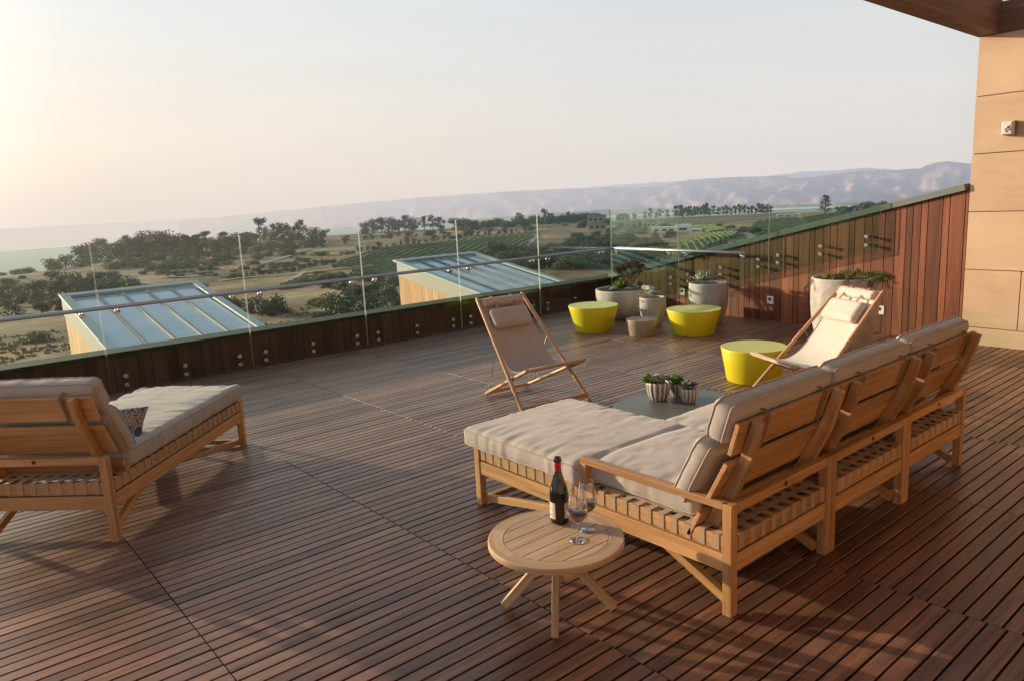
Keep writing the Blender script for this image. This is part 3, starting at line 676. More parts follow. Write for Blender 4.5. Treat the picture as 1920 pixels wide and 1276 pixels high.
for px,pb,h,wr in [(1068,505,34,1.5),(1040,472,22,1.6),(1100,498,30,1.5),(1165,495,34,1.5),(1215,490,36,1.4),(1190,512,30,1.5),(1120,470,26,1.5),(1250,500,30,1.4),(1165,455,24,1.6),(1235,465,22,1.6)]:
    bush(rt.choice(['bush0','bush1','bush2','oak1']),px,pb,h,wr,'large rounded oak bush seen through the glass by the corner','large bushes by the glass corner')
for i in range(26):
    px=rt.uniform(1050,1300); pb=interp(px,[(1050,424),(1300,440)])+rt.uniform(-12,6); bush(rt.choice(['oak0','oak2','oak3','bush0']),px,pb,rt.uniform(8,15),1.3,'garden tree around the hillside houses','trees around the houses')
for px,pb,h in [(1385,436,10),(1397,434,12),(1408,436,14),(1418,437,15),(1370,428,8),(1428,452,14),(1437,450,16),(1350,424,7),(1455,446,8)]: bush('bush%d'%rt.randrange(3),px,pb,h,1.5,'dark bush by the bend of the paved road','bushes by the road bend')
for i in range(60):
    px=rt.uniform(0,420); pb=rt.uniform(495,545) if px<250 else rt.uniform(480,520)
    bush(rt.choice(['oak0','oak2','bush0','bush1','scr0','scr1']),px,pb,rt.uniform(6,20),rt.uniform(1.2,1.9),'low dark tree or bush on the slope beyond the left skylight','bushes on the far left slope')
for i in range(26):
    px=rt.uniform(600,745); pb=rt.uniform(528,605)
    bush(rt.choice(['scr0','scr1','dry0','bush2']),px,pb,rt.uniform(12,30),rt.uniform(1.1,1.6),'rough olive shrub on the near slope between the two skylights','shrubs between the skylights')
for i in range(30):
    px=rt.uniform(500,900); pb=interp(px,[(500,470),(640,447),(900,437)])+rt.uniform(-2,10)
    bush(rt.choice(['oak0','oak1','oak3','bush0']),px,pb,rt.uniform(6,13),rt.uniform(1.2,1.8),'small dark tree on the dry ground behind the vineyard','small trees behind the vineyard')
# grass and weeds on the near slope: one uncountable mass
mb=MB(); rg=random.Random(8)
for i in range(9000):
    a=rg.uniform(3,46); r=90*(2.6**rg.random()); x=r*math.sin(R(a)); y=r*math.cos(R(a))
    if nz(x/14,y/14,3)<-.02: continue
    z=hgt(x,y); h=rg.uniform(.25,.8); tn=rg.random()
    d=Vector((rg.uniform(-1,1),rg.uniform(-1,1),0)).normalized()*rg.uniform(.3,.8)
    mb.add([(x-d.x,y-d.y,z),(x+d.x,y+d.y,z),(x+d.x*.6,y+d.y*.6,z+h),(x-d.x*.7,y-d.y*.7,z+h*.8)],[(0,1,2,3)],None,tn)
stuff(mb.build('dry_grass',M['dry']),'dry grass and weeds on the near slope','grass')

# ------------------------------------------------------------------ distant buildings
def house(px,pb,wpx,hpx,dep,roofk,label,name='house',wallm='hwall',roofm='hroof',rz=None,storeys=1,nwin=3):
    p=gp(px,pb); d=(p-Vector((0,0,CZ))).length; W_=wpx/F*d; H_=hpx/F*d; D=W_*dep
    a=math.atan2(p.x,p.y); e=thing(name,label,'house' if name=='house' else 'shed',p,-a if rz is None else rz)
    m=MB(); m.box((0,0,H_*.32),(W_,D,H_*.75)); m.build('wall',M[wallm],e)
    m=MB(); ov=1.12; z0=H_*.70; z1=H_
    if roofk=='hip': v=[(-W_/2*ov,-D/2*ov,z0),(W_/2*ov,-D/2*ov,z0),(W_/2*ov,D/2*ov,z0),(-W_/2*ov,D/2*ov,z0),(-W_*.22,0,z1),(W_*.22,0,z1)]; m.add(v,[(0,1,5,4),(1,2,5),(2,3,4,5),(3,0,4),(3,2,1,0)])
    elif roofk=='gable': v=[(-W_/2*ov,-D/2*ov,z0),(W_/2*ov,-D/2*ov,z0),(W_/2*ov,D/2*ov,z0),(-W_/2*ov,D/2*ov,z0),(-W_/2*ov,0,z1),(W_/2*ov,0,z1)]; m.add(v,[(0,1,5,4),(1,2,5),(2,3,4,5),(3,0,4),(3,2,1,0)])
    else: m.box((0,0,z0+H_*.06),(W_*1.03,D*1.03,H_*.1))
    m.build('roof',M[roofm],e)
    for k in range(nwin):
        m=MB(); x=(-.5+(k+.5)/nwin)*W_*.9; m.box((x,-D/2-.02,H_*.38),(W_*.55/nwin,.08,H_*.3)); m.build('window',M['hwin'],e)
    return e
house(1117,418,30,17,.8,'hip','upper storey house with flat brown hip roof and tan walls, left of the glass corner')
house(1120,431,34,15,.8,'hip','lower wing with pale walls and hip roof below the tan house')
house(1168,415,24,14,.9,'hip','house with dark pagoda like hip roof right of the glass corner')
house(1178,427,36,13,.8,'hip','low wide brown roofed house below the dark hip roof')
house(1217,426,24,12,.8,'hip','small brown roofed house beside the pale long shed')
house(1252,436,58,13,.35,'flat','long pale flat shed left of the white gabled shed','shed','hwhite','hwhite',nwin=4)
house(1281,435,24,14,.6,'gable','bright white gabled shed on the right plain','shed','hwhite','hwhite',nwin=1)
house(1304,435,22,6,.5,'flat','low white annex right of the white gabled shed','shed','hwhite','hwhite',nwin=1)
house(1391,463,46,14,.5,'flat','grey flat roofed building beside the road bend','shed','hwhite','hroof',nwin=2)
house(694,446,34,7,.3,'flat','long white shed on the ridge left of the vineyard','shed','hwhite','hwhite',nwin=4)
house(828,430,12,7,.7,'gable','tiny pale cottage among the ridge trees','house',nwin=1)
house(1478,406,40,5,.3,'flat','long low pale greenhouse left of the lone pine','greenhouse','hwhite','hwhite',nwin=3)
house(345,513,40,8,.3,'flat','low brown barn roof on the left slope','shed','hwall','hroof',nwin=3)
house(1060,424,14,7,.7,'gable','small tan house among trees left of the glass corner','house',nwin=1)
def car(px,pb,label,L=4.4):
    p=gp(px,pb); e=thing('parked_car',label,'car',(p.x,p.y,p.z+.4),random.uniform(-.5,.5)-.6)
    m=MB(); s=L/4.4
    v=[];prof=[(-2.2,.35),(-2.2,.85),(-1.3,.95),(-.9,1.45),(.8,1.45),(1.4,.95),(2.15,.85),(2.2,.35)]
    for y in (-.85,.85):
        for (a,b) in prof: v.append((a*s,y*s,b*s))
    n=len(prof); m.add(v,[tuple(range(n)),tuple(reversed(range(n,2*n)))]+[(i,(i+1)%n,n+(i+1)%n,n+i)[::-1] for i in range(n)]); m.build('body',M['car'],e)
    m=MB()
    for y in (-.87,.87): m.box((-.05*s,y*s,1.2*s),(1.6*s,.03,.34*s))
    m.build('window',M['cardark'],e)
    for x in (-1.4,1.4):
        for y in (-.8,.8):
            m=MB(); m.tube([(x*s,(y-.1)*s,.33*s),(x*s,(y+.1)*s,.33*s)],.33*s,12); m.build('wheel',M['cardark'],e)
car(322,522,'white car parked on the pale track of the left slope'); car(621,451,'pale car parked at the top of the ridge road',6)

# ------------------------------------------------------------------ skylight buildings beyond the parapet
SLO=.176
def skylight(x0,x1,label):
    YF=21.0; ZF=.38; Y0=10.98; zr=lambda y: ZF-SLO*(YF-y)
    e=thing('skylight_building',label,'building',(x0,Y0,0))
    def T(x,y,z): return (x-x0,y-Y0,z)
    # cedar side wall planks
    m=MB(); y=Y0
    while y<YF-.01:
        y2=min(YF,y+.135)
        for (xx,s) in ((x0,-1),(x1,1)):
            zb=-9.5; g=.006
            v=[T(xx,y+g,zb),T(xx,y2-g,zb),T(xx,y2-g,zr(y2)-.42),T(xx,y+g,zr(y)-.42)]
            v2=[(a-s*.03,b,c_) for a,b,c_ in v]; o=random.random()*30
            gr=[(q[2]+o,q[1]+o,q[0]+o) for q in v+v2]
            f=[(0,1,2,3),(7,6,5,4),(0,4,5,1),(1,5,6,2),(2,6,7,3),(3,7,4,0)]
            if s<0: f=[tuple(reversed(q)) for q in f]
            m.add(v+v2,f,gr)
        y=y2
    m.build('wall',M['cedar'],e)
    m=MB(); m.add([T(x0+.04,Y0,-9.5),T(x1-.04,Y0,-9.5),T(x1-.04,YF-.01,-9.5),T(x0+.04,YF-.01,-9.5),T(x0+.04,Y0,zr(Y0)-.1),T(x1-.04,Y0,zr(Y0)-.1),T(x1-.04,YF-.01,zr(YF)-.1),T(x0+.04,YF-.01,zr(YF)-.1)],[(3,2,1,0),(4,5,6,7),(0,1,5,4),(1,2,6,5),(2,3,7,6),(3,0,4,7)]); m.build('core',M['black'],e)
    m=MB(); t_=.42
    for (xx,s) in ((x0-.02,-1),(x1+.02,1)):
        v=[T(xx,Y0,zr(Y0)-t_),T(xx,YF+.03,zr(YF)-t_),T(xx,YF+.03,zr(YF)+.0),T(xx,Y0,zr(Y0)+.0)]; v2=[(a-s*.05,b,c_) for a,b,c_ in v]; f=[(0,1,2,3),(7,6,5,4),(0,4,5,1),(1,5,6,2),(2,6,7,3),(3,7,4,0)]
        if s<0: f=[tuple(reversed(q)) for q in f]
        m.add(v+v2,f)
    m.build('fascia',M['pale'],e)
    # frame
    m=MB(); w_=.20; 
    up=Vector((0,-SLO,1)).normalized()
    m.bar(T(x0+w_/2-.03,Y0,zr(Y0)+.03),T(x0+w_/2-.03,YF-.01,zr(YF)+.03),w_,.06,up); m.bar(T(x1-w_/2+.03,Y0,zr(Y0)+.03),T(x1-w_/2+.03,YF-.01,zr(YF)+.03),w_,.06,up)
    m.bar(T(x0-.03,YF+.12,zr(YF)+.05),T(x1+.03,YF+.12,zr(YF)+.05),.24,.07,up)
    m.build('frame',M['frame_teal'],e,.006)
    m=MB(); m.add([T(x0+w_-.04,Y0,zr(Y0)-.02),T(x1-w_+.04,Y0,zr(Y0)-.02),T(x1-w_+.04,YF,zr(YF)-.02),T(x0+w_-.04,YF,zr(YF)-.02)],[(0,1,2,3)]); m.build('glazing',M['roofglass'],e)
    n=5; xi0,xi1=x0+w_,x1-w_
    for k in range(1,n):
        m=MB(); x=xi0+(xi1-xi0)*k/n; m.bar(T(x,Y0,zr(Y0)+.0),T(x,YF,zr(YF)+.0),.050,.045,up); m.build('rib',M['rib'] if x0>8 else M['pale'],e)
    return e
skylight(3.1,6.35,'cedar clad block with blue ribbed skylight roof behind the left parapet')
skylight(12.62,15.9,'cedar clad block with blue ribbed skylight roof behind the deck chair')

# ------------------------------------------------------------------ terrace
XJ=[.965+1.4865*k for k in range(-4,8)]
m=MB(); rd=random.Random(2)
pitch_=.0885
for a,b in zip(XJ,XJ[1:]):
    b=min(b,11.5)
    y=-3.2+rd.uniform(0,.05)
    while y<10.56:
        w_=pitch_-.0105; yy=min(y+w_,10.58); dz=rd.uniform(-.0012,.0012)
        o=(rd.random()*60,rd.random()*60,rd.random()*60)
        x0,x1=a+.003,b-.003
        v=[(x0,y,-.025),(x1,y,-.025),(x1,yy,-.025),(x0,yy,-.025),(x0,y,-.003+dz),(x1,y,-.003+dz),(x1,yy,-.003+dz),(x0,yy,-.003+dz),(x0+.001,y+.003,dz),(x1-.001,y+.003,dz),(x1-.001,yy-.003,dz),(x0+.001,yy-.003,dz)]
        gr=[(q[0]+o[0],q[1]+o[1],q[2]+o[2]) for q in v]
        m.add(v,[(0,1,5,4),(1,2,6,5),(2,3,7,6),(3,0,4,7),(4,5,9,8),(5,6,10,9),(6,7,11,10),(7,4,8,11),(8,9,10,11)],gr,rd.random()); m.m[-9:-5]=[1]*4
        y+=pitch_
struct(m.build('deck_boards',[M['deck'],M['gap_shade']]))
m=MB(); m.box((3.6,3.6,-.055),(16.2,14.0,.05)); struct(m.build('deck_substrate',M['black']))
m=MB(); m.box((3.5,3.6,-4.9),(16.0,13.9,9.6)); struct(m.build('terrace_base',M['stone']))

# left parapet
e=thing('parapet_wall','low dark timber parapet wall with flat green grey coping along the left edge','wall',(0,10.62,0))
m=MB(); x=-4.6; rw=random.Random(4)
while x<11.5:
    w_=rw.choice([.095,.13,.13,.165,.2]); m.bar((x+w_/2,0.012,-.02),(x+w_/2,0.012,.475),w_-.006,.024,(0,1,0)); x+=w_
m.build('cladding',M['clad_dark'],e)
m=MB(); m.box((3.5,.18,.22),(16.2,.30,.50)); m.build('core',M['black'],e)
m=MB(); m.box((3.55,.135,.503),(16.3,.42,.05)); m.build('coping',M['cop_dark'],e,.004)
# right wall
WA=Vector((11.485,10.64,0)); WB=Vector((10.93,3.76,0)); WD=(WB-WA).normalized(); WN=Vector((WD.y,-WD.x,0)); 
if WN.x>0: WN=-WN     # toward the deck
def wy(y): return WA+WD*((WA.y-y)/-WD.y)
def ctop(y): return .525+max(0,(10.62-y))*.2235
e=thing('sloping_wall','tall red brown timber wall rising toward the stone wall, with grey sloping coping','wall')
m=MB(); y=10.64; rw=random.Random(9)
while y>3.77:
    w_=min(rw.choice([.09,.11,.15,.19,.22]),y-3.76); y2=y-w_; a=wy(y-.005); b=wy(y2+.005); o=random.random()*30
    v=[a+Vector((0,0,-.02)),b+Vector((0,0,-.02)),b+Vector((0,0,ctop(y2)-.03)),a+Vector((0,0,ctop(y)-.03))]; v2=[q-WN*.03 for q in v]
    gr=[(q.z+o,q.y+o,q.x+o) for q in v+v2]; m.add(v+v2,[(0,1,2,3),(7,6,5,4),(0,4,5,1),(1,5,6,2),(2,6,7,3),(3,7,4,0)],gr); y=y2
m.build('cladding',M['clad_red'],e)
m=MB(); a=WA-WN*.033;b=WB-WN*.033; 
v=[];
for off in (0,.25):
    for p,yy in ((a,10.64),(b,3.765)): v+=[p-WN*off+Vector((0,0,-.3)),p-WN*off+Vector((0,0,ctop(yy)-.05))]
m.add(v,[(0,2,3,1),(4,5,7,6),(0,1,5,4),(2,6,7,3),(1,3,7,5)]); m.build('core',M['black'],e)
m=MB(); m.bar(WA-WN*.12+Vector((0,.0,ctop(10.64)+.02)),wy(3.80)-WN*.12+Vector((0,0,ctop(3.80)+.02)),.34,.085,(0,.22,1)); m.build('coping',M['cop'],e,.004)
for i,y in enumerate((8.67,6.75,4.88)):
    p=wy(y)+WN*.002; s=thing('step_light',['square recessed step light by the tall round pot','square recessed step light in the middle of the timber wall','square recessed step light right of the big planter'][i],'light',(p.x,p.y,.345),math.atan2(WD.y,WD.x),'step lights in the timber wall')
    m=MB()
    for (cx,cz,sx,sz) in ((0,.052,.12,.022),(0,-.052,.12,.022),(-.05,0,.02,.082),(.05,0,.02,.082)): m.box((cx,0,cz),(sx,.014,sz))
    m.build('frame',M['white'],s); m=MB(); m.box((0,0,0),(.08,.004,.082)); m.build('lens',M['white'],s); m=MB(); m.box((-.012,-.004,.012),(.045,.004,.045)); m.build('recess',M['darkmetal'],s)

# glass panels
def standoff(parent,p,n):
    m=MB(); p=Vector(p);n=Vector(n); m.tube([p-n*.085,p+n*.008],.019,12); m.tube([p+n*.004,p+n*.010,p+n*.020,p+n*.024],[.028,.031,.031,.026],20); return m.build('standoff',M['steel'],parent)
XG=[11.21-1.857*k for k in range(9)]
GY=10.475
ordn=['next to the glass corner','second from the glass corner, behind the bowl planter','third from the corner, behind the deck chair','fourth from the corner, before the right skylight','fifth from the corner, centre left','in front of the left skylight, right half','in front of the left skylight, left half','at the left edge of the terrace']
for k in range(7):
    x1=XG[k]-.006 if k else 11.362; x0=XG[k+1]+.006
    e=thing('glass_panel','frameless glass railing panel '+ordn[k],'glass panel',((x0+x1)/2,GY,0),0,'glass railing panels')
    cx=(x1-x0)/2
    m=MB(); m.add([(-cx,-.006,.042),(cx,-.006,.042),(cx,-.006,1.915),(-cx,-.006,1.915),(-cx,.006,.042),(cx,.006,.042),(cx,.006,1.915),(-cx,.006,1.915)],[(0,1,2,3),(7,6,5,4)],mat=0)
    o=len(m.v)-8; 
    for f in ((0,4,5,1),(1,5,6,2),(2,6,7,3),(3,7,4,0)): m.f.append(tuple(o+i for i in f)); m.m.append(1); m.sm.append(False)
    m.build('pane',[M['glass'],M['glass_edge']],e)
    for xx in (-.74,0,.74):
        if k==0: xx-=.08
        for zz in (.225,.107): standoff(e,(xx,0,zz),(0,-1,0))
GO=.11
YG=[10.50,8.655,6.71,4.87]
def gb(y): return .262+(9.0-y)*.2285
for k in range(3):
    y0,y1=YG[k]-.006,YG[k+1]+.006
    if k==0: pass
    a=wy(y0)+WN*GO;b=wy(y1)+WN*GO; zb0=max(.04,gb(y0)) ; zb1=gb(y1)
    if k==0: zb0=.04; 
    e=thing('glass_panel',['frameless glass panel on the timber wall nearest the glass corner','middle glass panel on the timber wall with slanted bottom','end glass panel on the timber wall with slanted bottom'][k],'glass panel',(a.x,a.y,0),0,'glass railing panels')
    L=b-a; L.z=0; pts=[(0,zb0),(1,zb1),(1,1.905),(0,1.905)]
    if k==0:
        yq=9.95; q=(y0-yq)/(y0-y1); pts=[(0,.04),(q,.045),(1,zb1),(1,1.905),(0,1.905)]
    m=MB(); n_=len(pts); v=[L*s+WN*.006+Vector((0,0,z)) for s,z in pts]+[L*s-WN*.006+Vector((0,0,z)) for s,z in pts]
    m.add(v,[tuple(range(n_)),tuple(reversed(range(n_,2*n_)))],mat=0); 
    for i in range(n_): m.f.append((i,n_+i,n_+(i+1)%n_,(i+1)%n_)); m.m.append(1); m.sm.append(False)
    m.build('pane',[M['glass_wall'],M['glass_edge']],e)
    ys={0:(10.2,8.846),1:(8.437,7.68,6.911),2:(6.535,5.785,5.06)}[k]
    for y in ys:
        zt={10.2:.27,8.846:.609,8.437:.69,7.68:.851,6.911:1.018,6.535:1.10,5.785:1.262,5.06:1.415}[y]
        for z in (zt,zt-.123): p=wy(y)+WN*GO; standoff(e,(p.x-a.x,p.y-a.y,z),WN)
# handrail
e=thing('handrail','round steel handrail running along the glass and turning the corner','handrail')
c1=wy(10.50)+WN*.18; cr=Vector((c1.x-.0,10.39,1.13)); pe=wy(7.12)+WN*.18; pe.z=1.13
m=MB(); m.tube([(-4.4,10.39,1.13),(6,10.39,1.13),(cr.x,10.39,1.13)],.026,16); m.tube([cr,cr.lerp(pe,.5),pe],.026,16); m.build('rail',M['railsteel'],e)
def bracket(p,n):
    p=Vector(p);n=Vector(n); m=MB(); m.tube([p+n*.004,p+n*.012,p+n*.03,p+n*.036],[.034,.037,.034,.026],20); m.tube([p+n*.03,p+n*.085,p+n*.088+Vector((0,0,.055))],[.010,.010,.009],10); m.tube([p-n*.004-n*.012,p-n*.012],[.03,.03],16); m.build('bracket',M['steel'],e)
for g in XG[:7]:
    for s in (-.2,.2):
        if g+s<cr.x: bracket((g+s,GY-.006,1.062),(0,-1,0))
for y in (10.28,8.86,8.45,7.2): p=wy(y)+WN*(GO+.006); bracket((p.x,p.y,1.058),WN)

# stone wall, beams, added light blockers
SK=.045
def sx(y): return 10.925-(3.75-y)*SK
e=thing('stone_wall','sandstone panel wall with thin open joints at the right edge','wall')
ys=[3.755,3.10,1.6,.1,-1.4,-2.9,-4.4]; ys2=[3.755,2.2,.6,-1.0,-2.6,-4.4]
zs=[-.05,.232,.993,1.745,2.478,3.188,3.912]
m=MB()
for i,(z0,z1) in enumerate(zip(zs,zs[1:])):
    yl=ys if i in (1,) else ys2
    if i==0: yl=[3.755,2.0,0,-2,-4.4]
    for a,b in zip(yl,yl[1:]):
        g=.005; ya=a-(g if a<3.75 else 0); yb=b+g
        v=[(sx(ya),ya,z0+g),(sx(yb),yb,z0+g),(sx(yb),yb,z1-g),(sx(ya),ya,z1-g)]; v2=[(q[0]+.04,q[1],q[2]) for q in v]
        m.add(v+v2,[(3,2,1,0),(4,5,6,7),(0,1,5,4),(1,2,6,5),(2,3,7,6),(3,0,4,7)])
m.build('panels',M['stone'],e,.002)
m=MB(); v=[]
for off in (.03,.5):
    for yy in (3.745,-4.4): v+=[(sx(yy)+off,yy,-.3),(sx(yy)+off,yy,3.905)]
m.add(v,[(0,2,3,1),(4,5,7,6),(0,1,5,4),(2,6,7,3),(1,3,7,5)]); m.build('core',M['lamp_brown'],e)
m=MB(); bv=Vector((-3.36,-.145,0)).normalized()
A=Vector((11.02,3.67,4.164)); B_=A+bv*15; m.bar(A,B_,.235,.50); tag(m.build('roof_beam',M['beam'],None,.006),'long brown timber beam under the roof edge overhead at top right','beam')
m=MB(); m.bar((sx(3.5)+.16,3.548,4.10),(sx(-4.4)+.16,-4.4,4.10),.26,.37); tag(m.build('roof_beam',M['beam'],None,.006),'short visible end of the timber beam running along the top of the stone wall','beam')
for k,x in enumerate((9.3,6.2,3.1,0.0)):
    m=MB(); m.box((x,-.45,4.30),(.12,7.9,.26),axis=1); tag(m.build('rafter',M['beam'],None,.004),'brown pergola rafter meeting the long roof beam overhead','beam','pergola rafters')
m=MB(); m.box((3.6,-1.0,4.47),(16,6.6,.06)); tag(m.build('shade_panel',M['white']),'pale panel added above the beams to shade the near deck','roof')  # solid panel added to cut the sky light on the foreground
m=MB(); m.box((3.6,-4.6,1.9),(15,.3,4.9)); tag(m.build('sky_block_wall',M['stone']),'plain stone wall added behind the viewpoint to block sky light','wall')  # unseen wall, added to reduce ambient light from behind
e=thing('outlet_cover','small white weatherproof outlet cover on the sandstone wall','outlet',(sx(3.34),3.335,2.762),-SK)
m=MB(); m.box((-.03,0,0),(.055,.14,.17)); m.build('box',M['lamp_brown'],e,.006)
m=MB(); m.box((-.07,0,0),(.035,.13,.165)); m.build('rim',M['white'],e,.006)
m=MB(); m.box((-.10,.004,0),(.03,.11,.15)); m.build('lid',M['white'],e,.008)
m=MB(); 
for (y,z,s) in ((-.015,.015,.03),(.012,-.004,.022),(-.03,-.012,.022),(0,-.03,.026),(-.025,.035,.012)): m.box((-.117,y,z-.01),(.004,s,s*.8))
m.build('emblem',M['ink'],e)

# ------------------------------------------------------------------ lounge furniture
def cushion(name,dims,rc,puff,mat,parent,loc=(0,0,0),rot=(0,0,0),seed=1,wr=.006,step=None,n=(26,40,8),fold=.0,edgefold=0.0,side='none'):
    lx,ly,lz=dims; hx,hy,hz_=lx/2,ly/2,lz/2; nx,ny,nzv=n
    vs=[];idx={}
    def vid(i,j,k):
        key=(i,j,k)
        if key in idx: return idx[key]
        x=-hx+lx*i/nx; y=-hy+ly*j/ny; z=-hz_+lz*k/nzv
        cx=max(-hx+rc,min(hx-rc,x)); cy=max(-hy+rc,min(hy-rc,y)); cz=max(-hz_+rc,min(hz_-rc,z))
        d=Vector((x-cx,y-cy,z-cz)); p=Vector((cx,cy,cz)); nrm=d.normalized() if d.length>1e-6 else Vector((0,0,1))
        if d.length>1e-6: p+=nrm*rc
        u=x/hx; v=y/hy; w_=z/hz_
        cor=(1-u**4)*(1-v**4)
        if w_>0: p.z+=puff*w_*(cor)
        else: p.z+=.25*puff*w_*cor
        p.x+= (1 if u>0 else -1)*puff*.35*(1-w_*w_)*(1-v**4)*max(0,abs(u)*4-3); p.y+=(1 if v>0 else -1)*puff*.35*(1-w_*w_)*(1-u**4)*max(0,abs(v)*4-3)
        q=nz(x*3+seed,y*3,z*3+seed*2)*wr*1.1+(.18-abs(nz(x*5+seed,y*11,z*5)))*wr*1.1
        p+=nrm*q
        if edgefold:
            ex=max(0,abs(u)*1-.35)/.65; ey=max(0,abs(v)-.5)/.5
            q=(abs(nz(y*17+seed,x*1.6+w_*.3,seed))-.22)*edgefold*ex**1.3 + (abs(nz(x*17+seed,y*1.6,seed+4))-.22)*edgefold*ey**1.3*.8
            if w_>-.6: p.z-=max(-.2*edgefold,q)*.9*(1 if abs(w_)>.9 else .3)
            if abs(w_)<.95: 
                if abs(u)>.9: p.x-=(1 if u>0 else -1)*(abs(nz(y*22+seed,3,seed))-.2)*edgefold*.7
                if abs(v)>.9: p.y-=(1 if v>0 else -1)*(abs(nz(x*22+seed,3,seed))-.2)*edgefold*.7
        if step:
            ys,dxs=step; k_=sstep(ys+.03,ys-.03,y) if False else (1-sstep(ys-.03,ys+.02,y))
            if x<0: p.x+=k_*dxs*(-u if u<0 else 0)
            p.z-=.03*math.exp(-((y-ys)/.03)**2)*max(0,(-u-.55)/.45)
            p.z-=.012*math.exp(-((y-ys)/.02)**2)
        idx[key]=len(vs); vs.append(p); return idx[key]
    fs=[]
    for i in range(nx):
        for j in range(ny):
            fs.append((vid(i,j,nzv),vid(i+1,j,nzv),vid(i+1,j+1,nzv),vid(i,j+1,nzv))); fs.append((vid(i,j+1,0),vid(i+1,j+1,0),vid(i+1,j,0),vid(i,j,0)))
    for i in range(nx):
        for k in range(nzv):
            fs.append((vid(i,0,k),vid(i+1,0,k),vid(i+1,0,k+1),vid(i,0,k+1))); fs.append((vid(i,ny,k+1),vid(i+1,ny,k+1),vid(i+1,ny,k),vid(i,ny,k)))
    for j in range(ny):
        for k in range(nzv):
            fs.append((vid(0,j,k+1),vid(0,j+1,k+1),vid(0,j+1,k),vid(0,j,k))); fs.append((vid(nx,j,k),vid(nx,j+1,k),vid(nx,j+1,k+1),vid(nx,j,k+1)))
    m=MB(); m.add(vs,fs,smooth=True); o=m.build(name,mat,parent,0,loc,rot)
    pm=MB()
    for kz in (nzv-1,1):
        per=[(i,0) for i in range(nx)]+[(nx,j) for j in range(ny)]+[(i,ny) for i in range(nx,0,-1)]+[(0,j) for j in range(ny,0,-1)]
        pts=[]
        for (i,j) in per:
            p=vs[idx[(i,j,kz)]]; c_=Vector((0,0,p.z)); ox=(-1 if i==0 else 1 if i==nx else 0); oy=(-1 if j==0 else 1 if j==ny else 0)
            pts.append(p+Vector((ox,oy,.6 if kz>1 else -.6)).normalized()*.0015)
        pts.append(pts[0]); 
        if lx>.9: pm.tube(pts,.0052,6,0,.5,False)
    if pm.v: pm.build('piping',M['piping'],o)
    return o
LT=.055
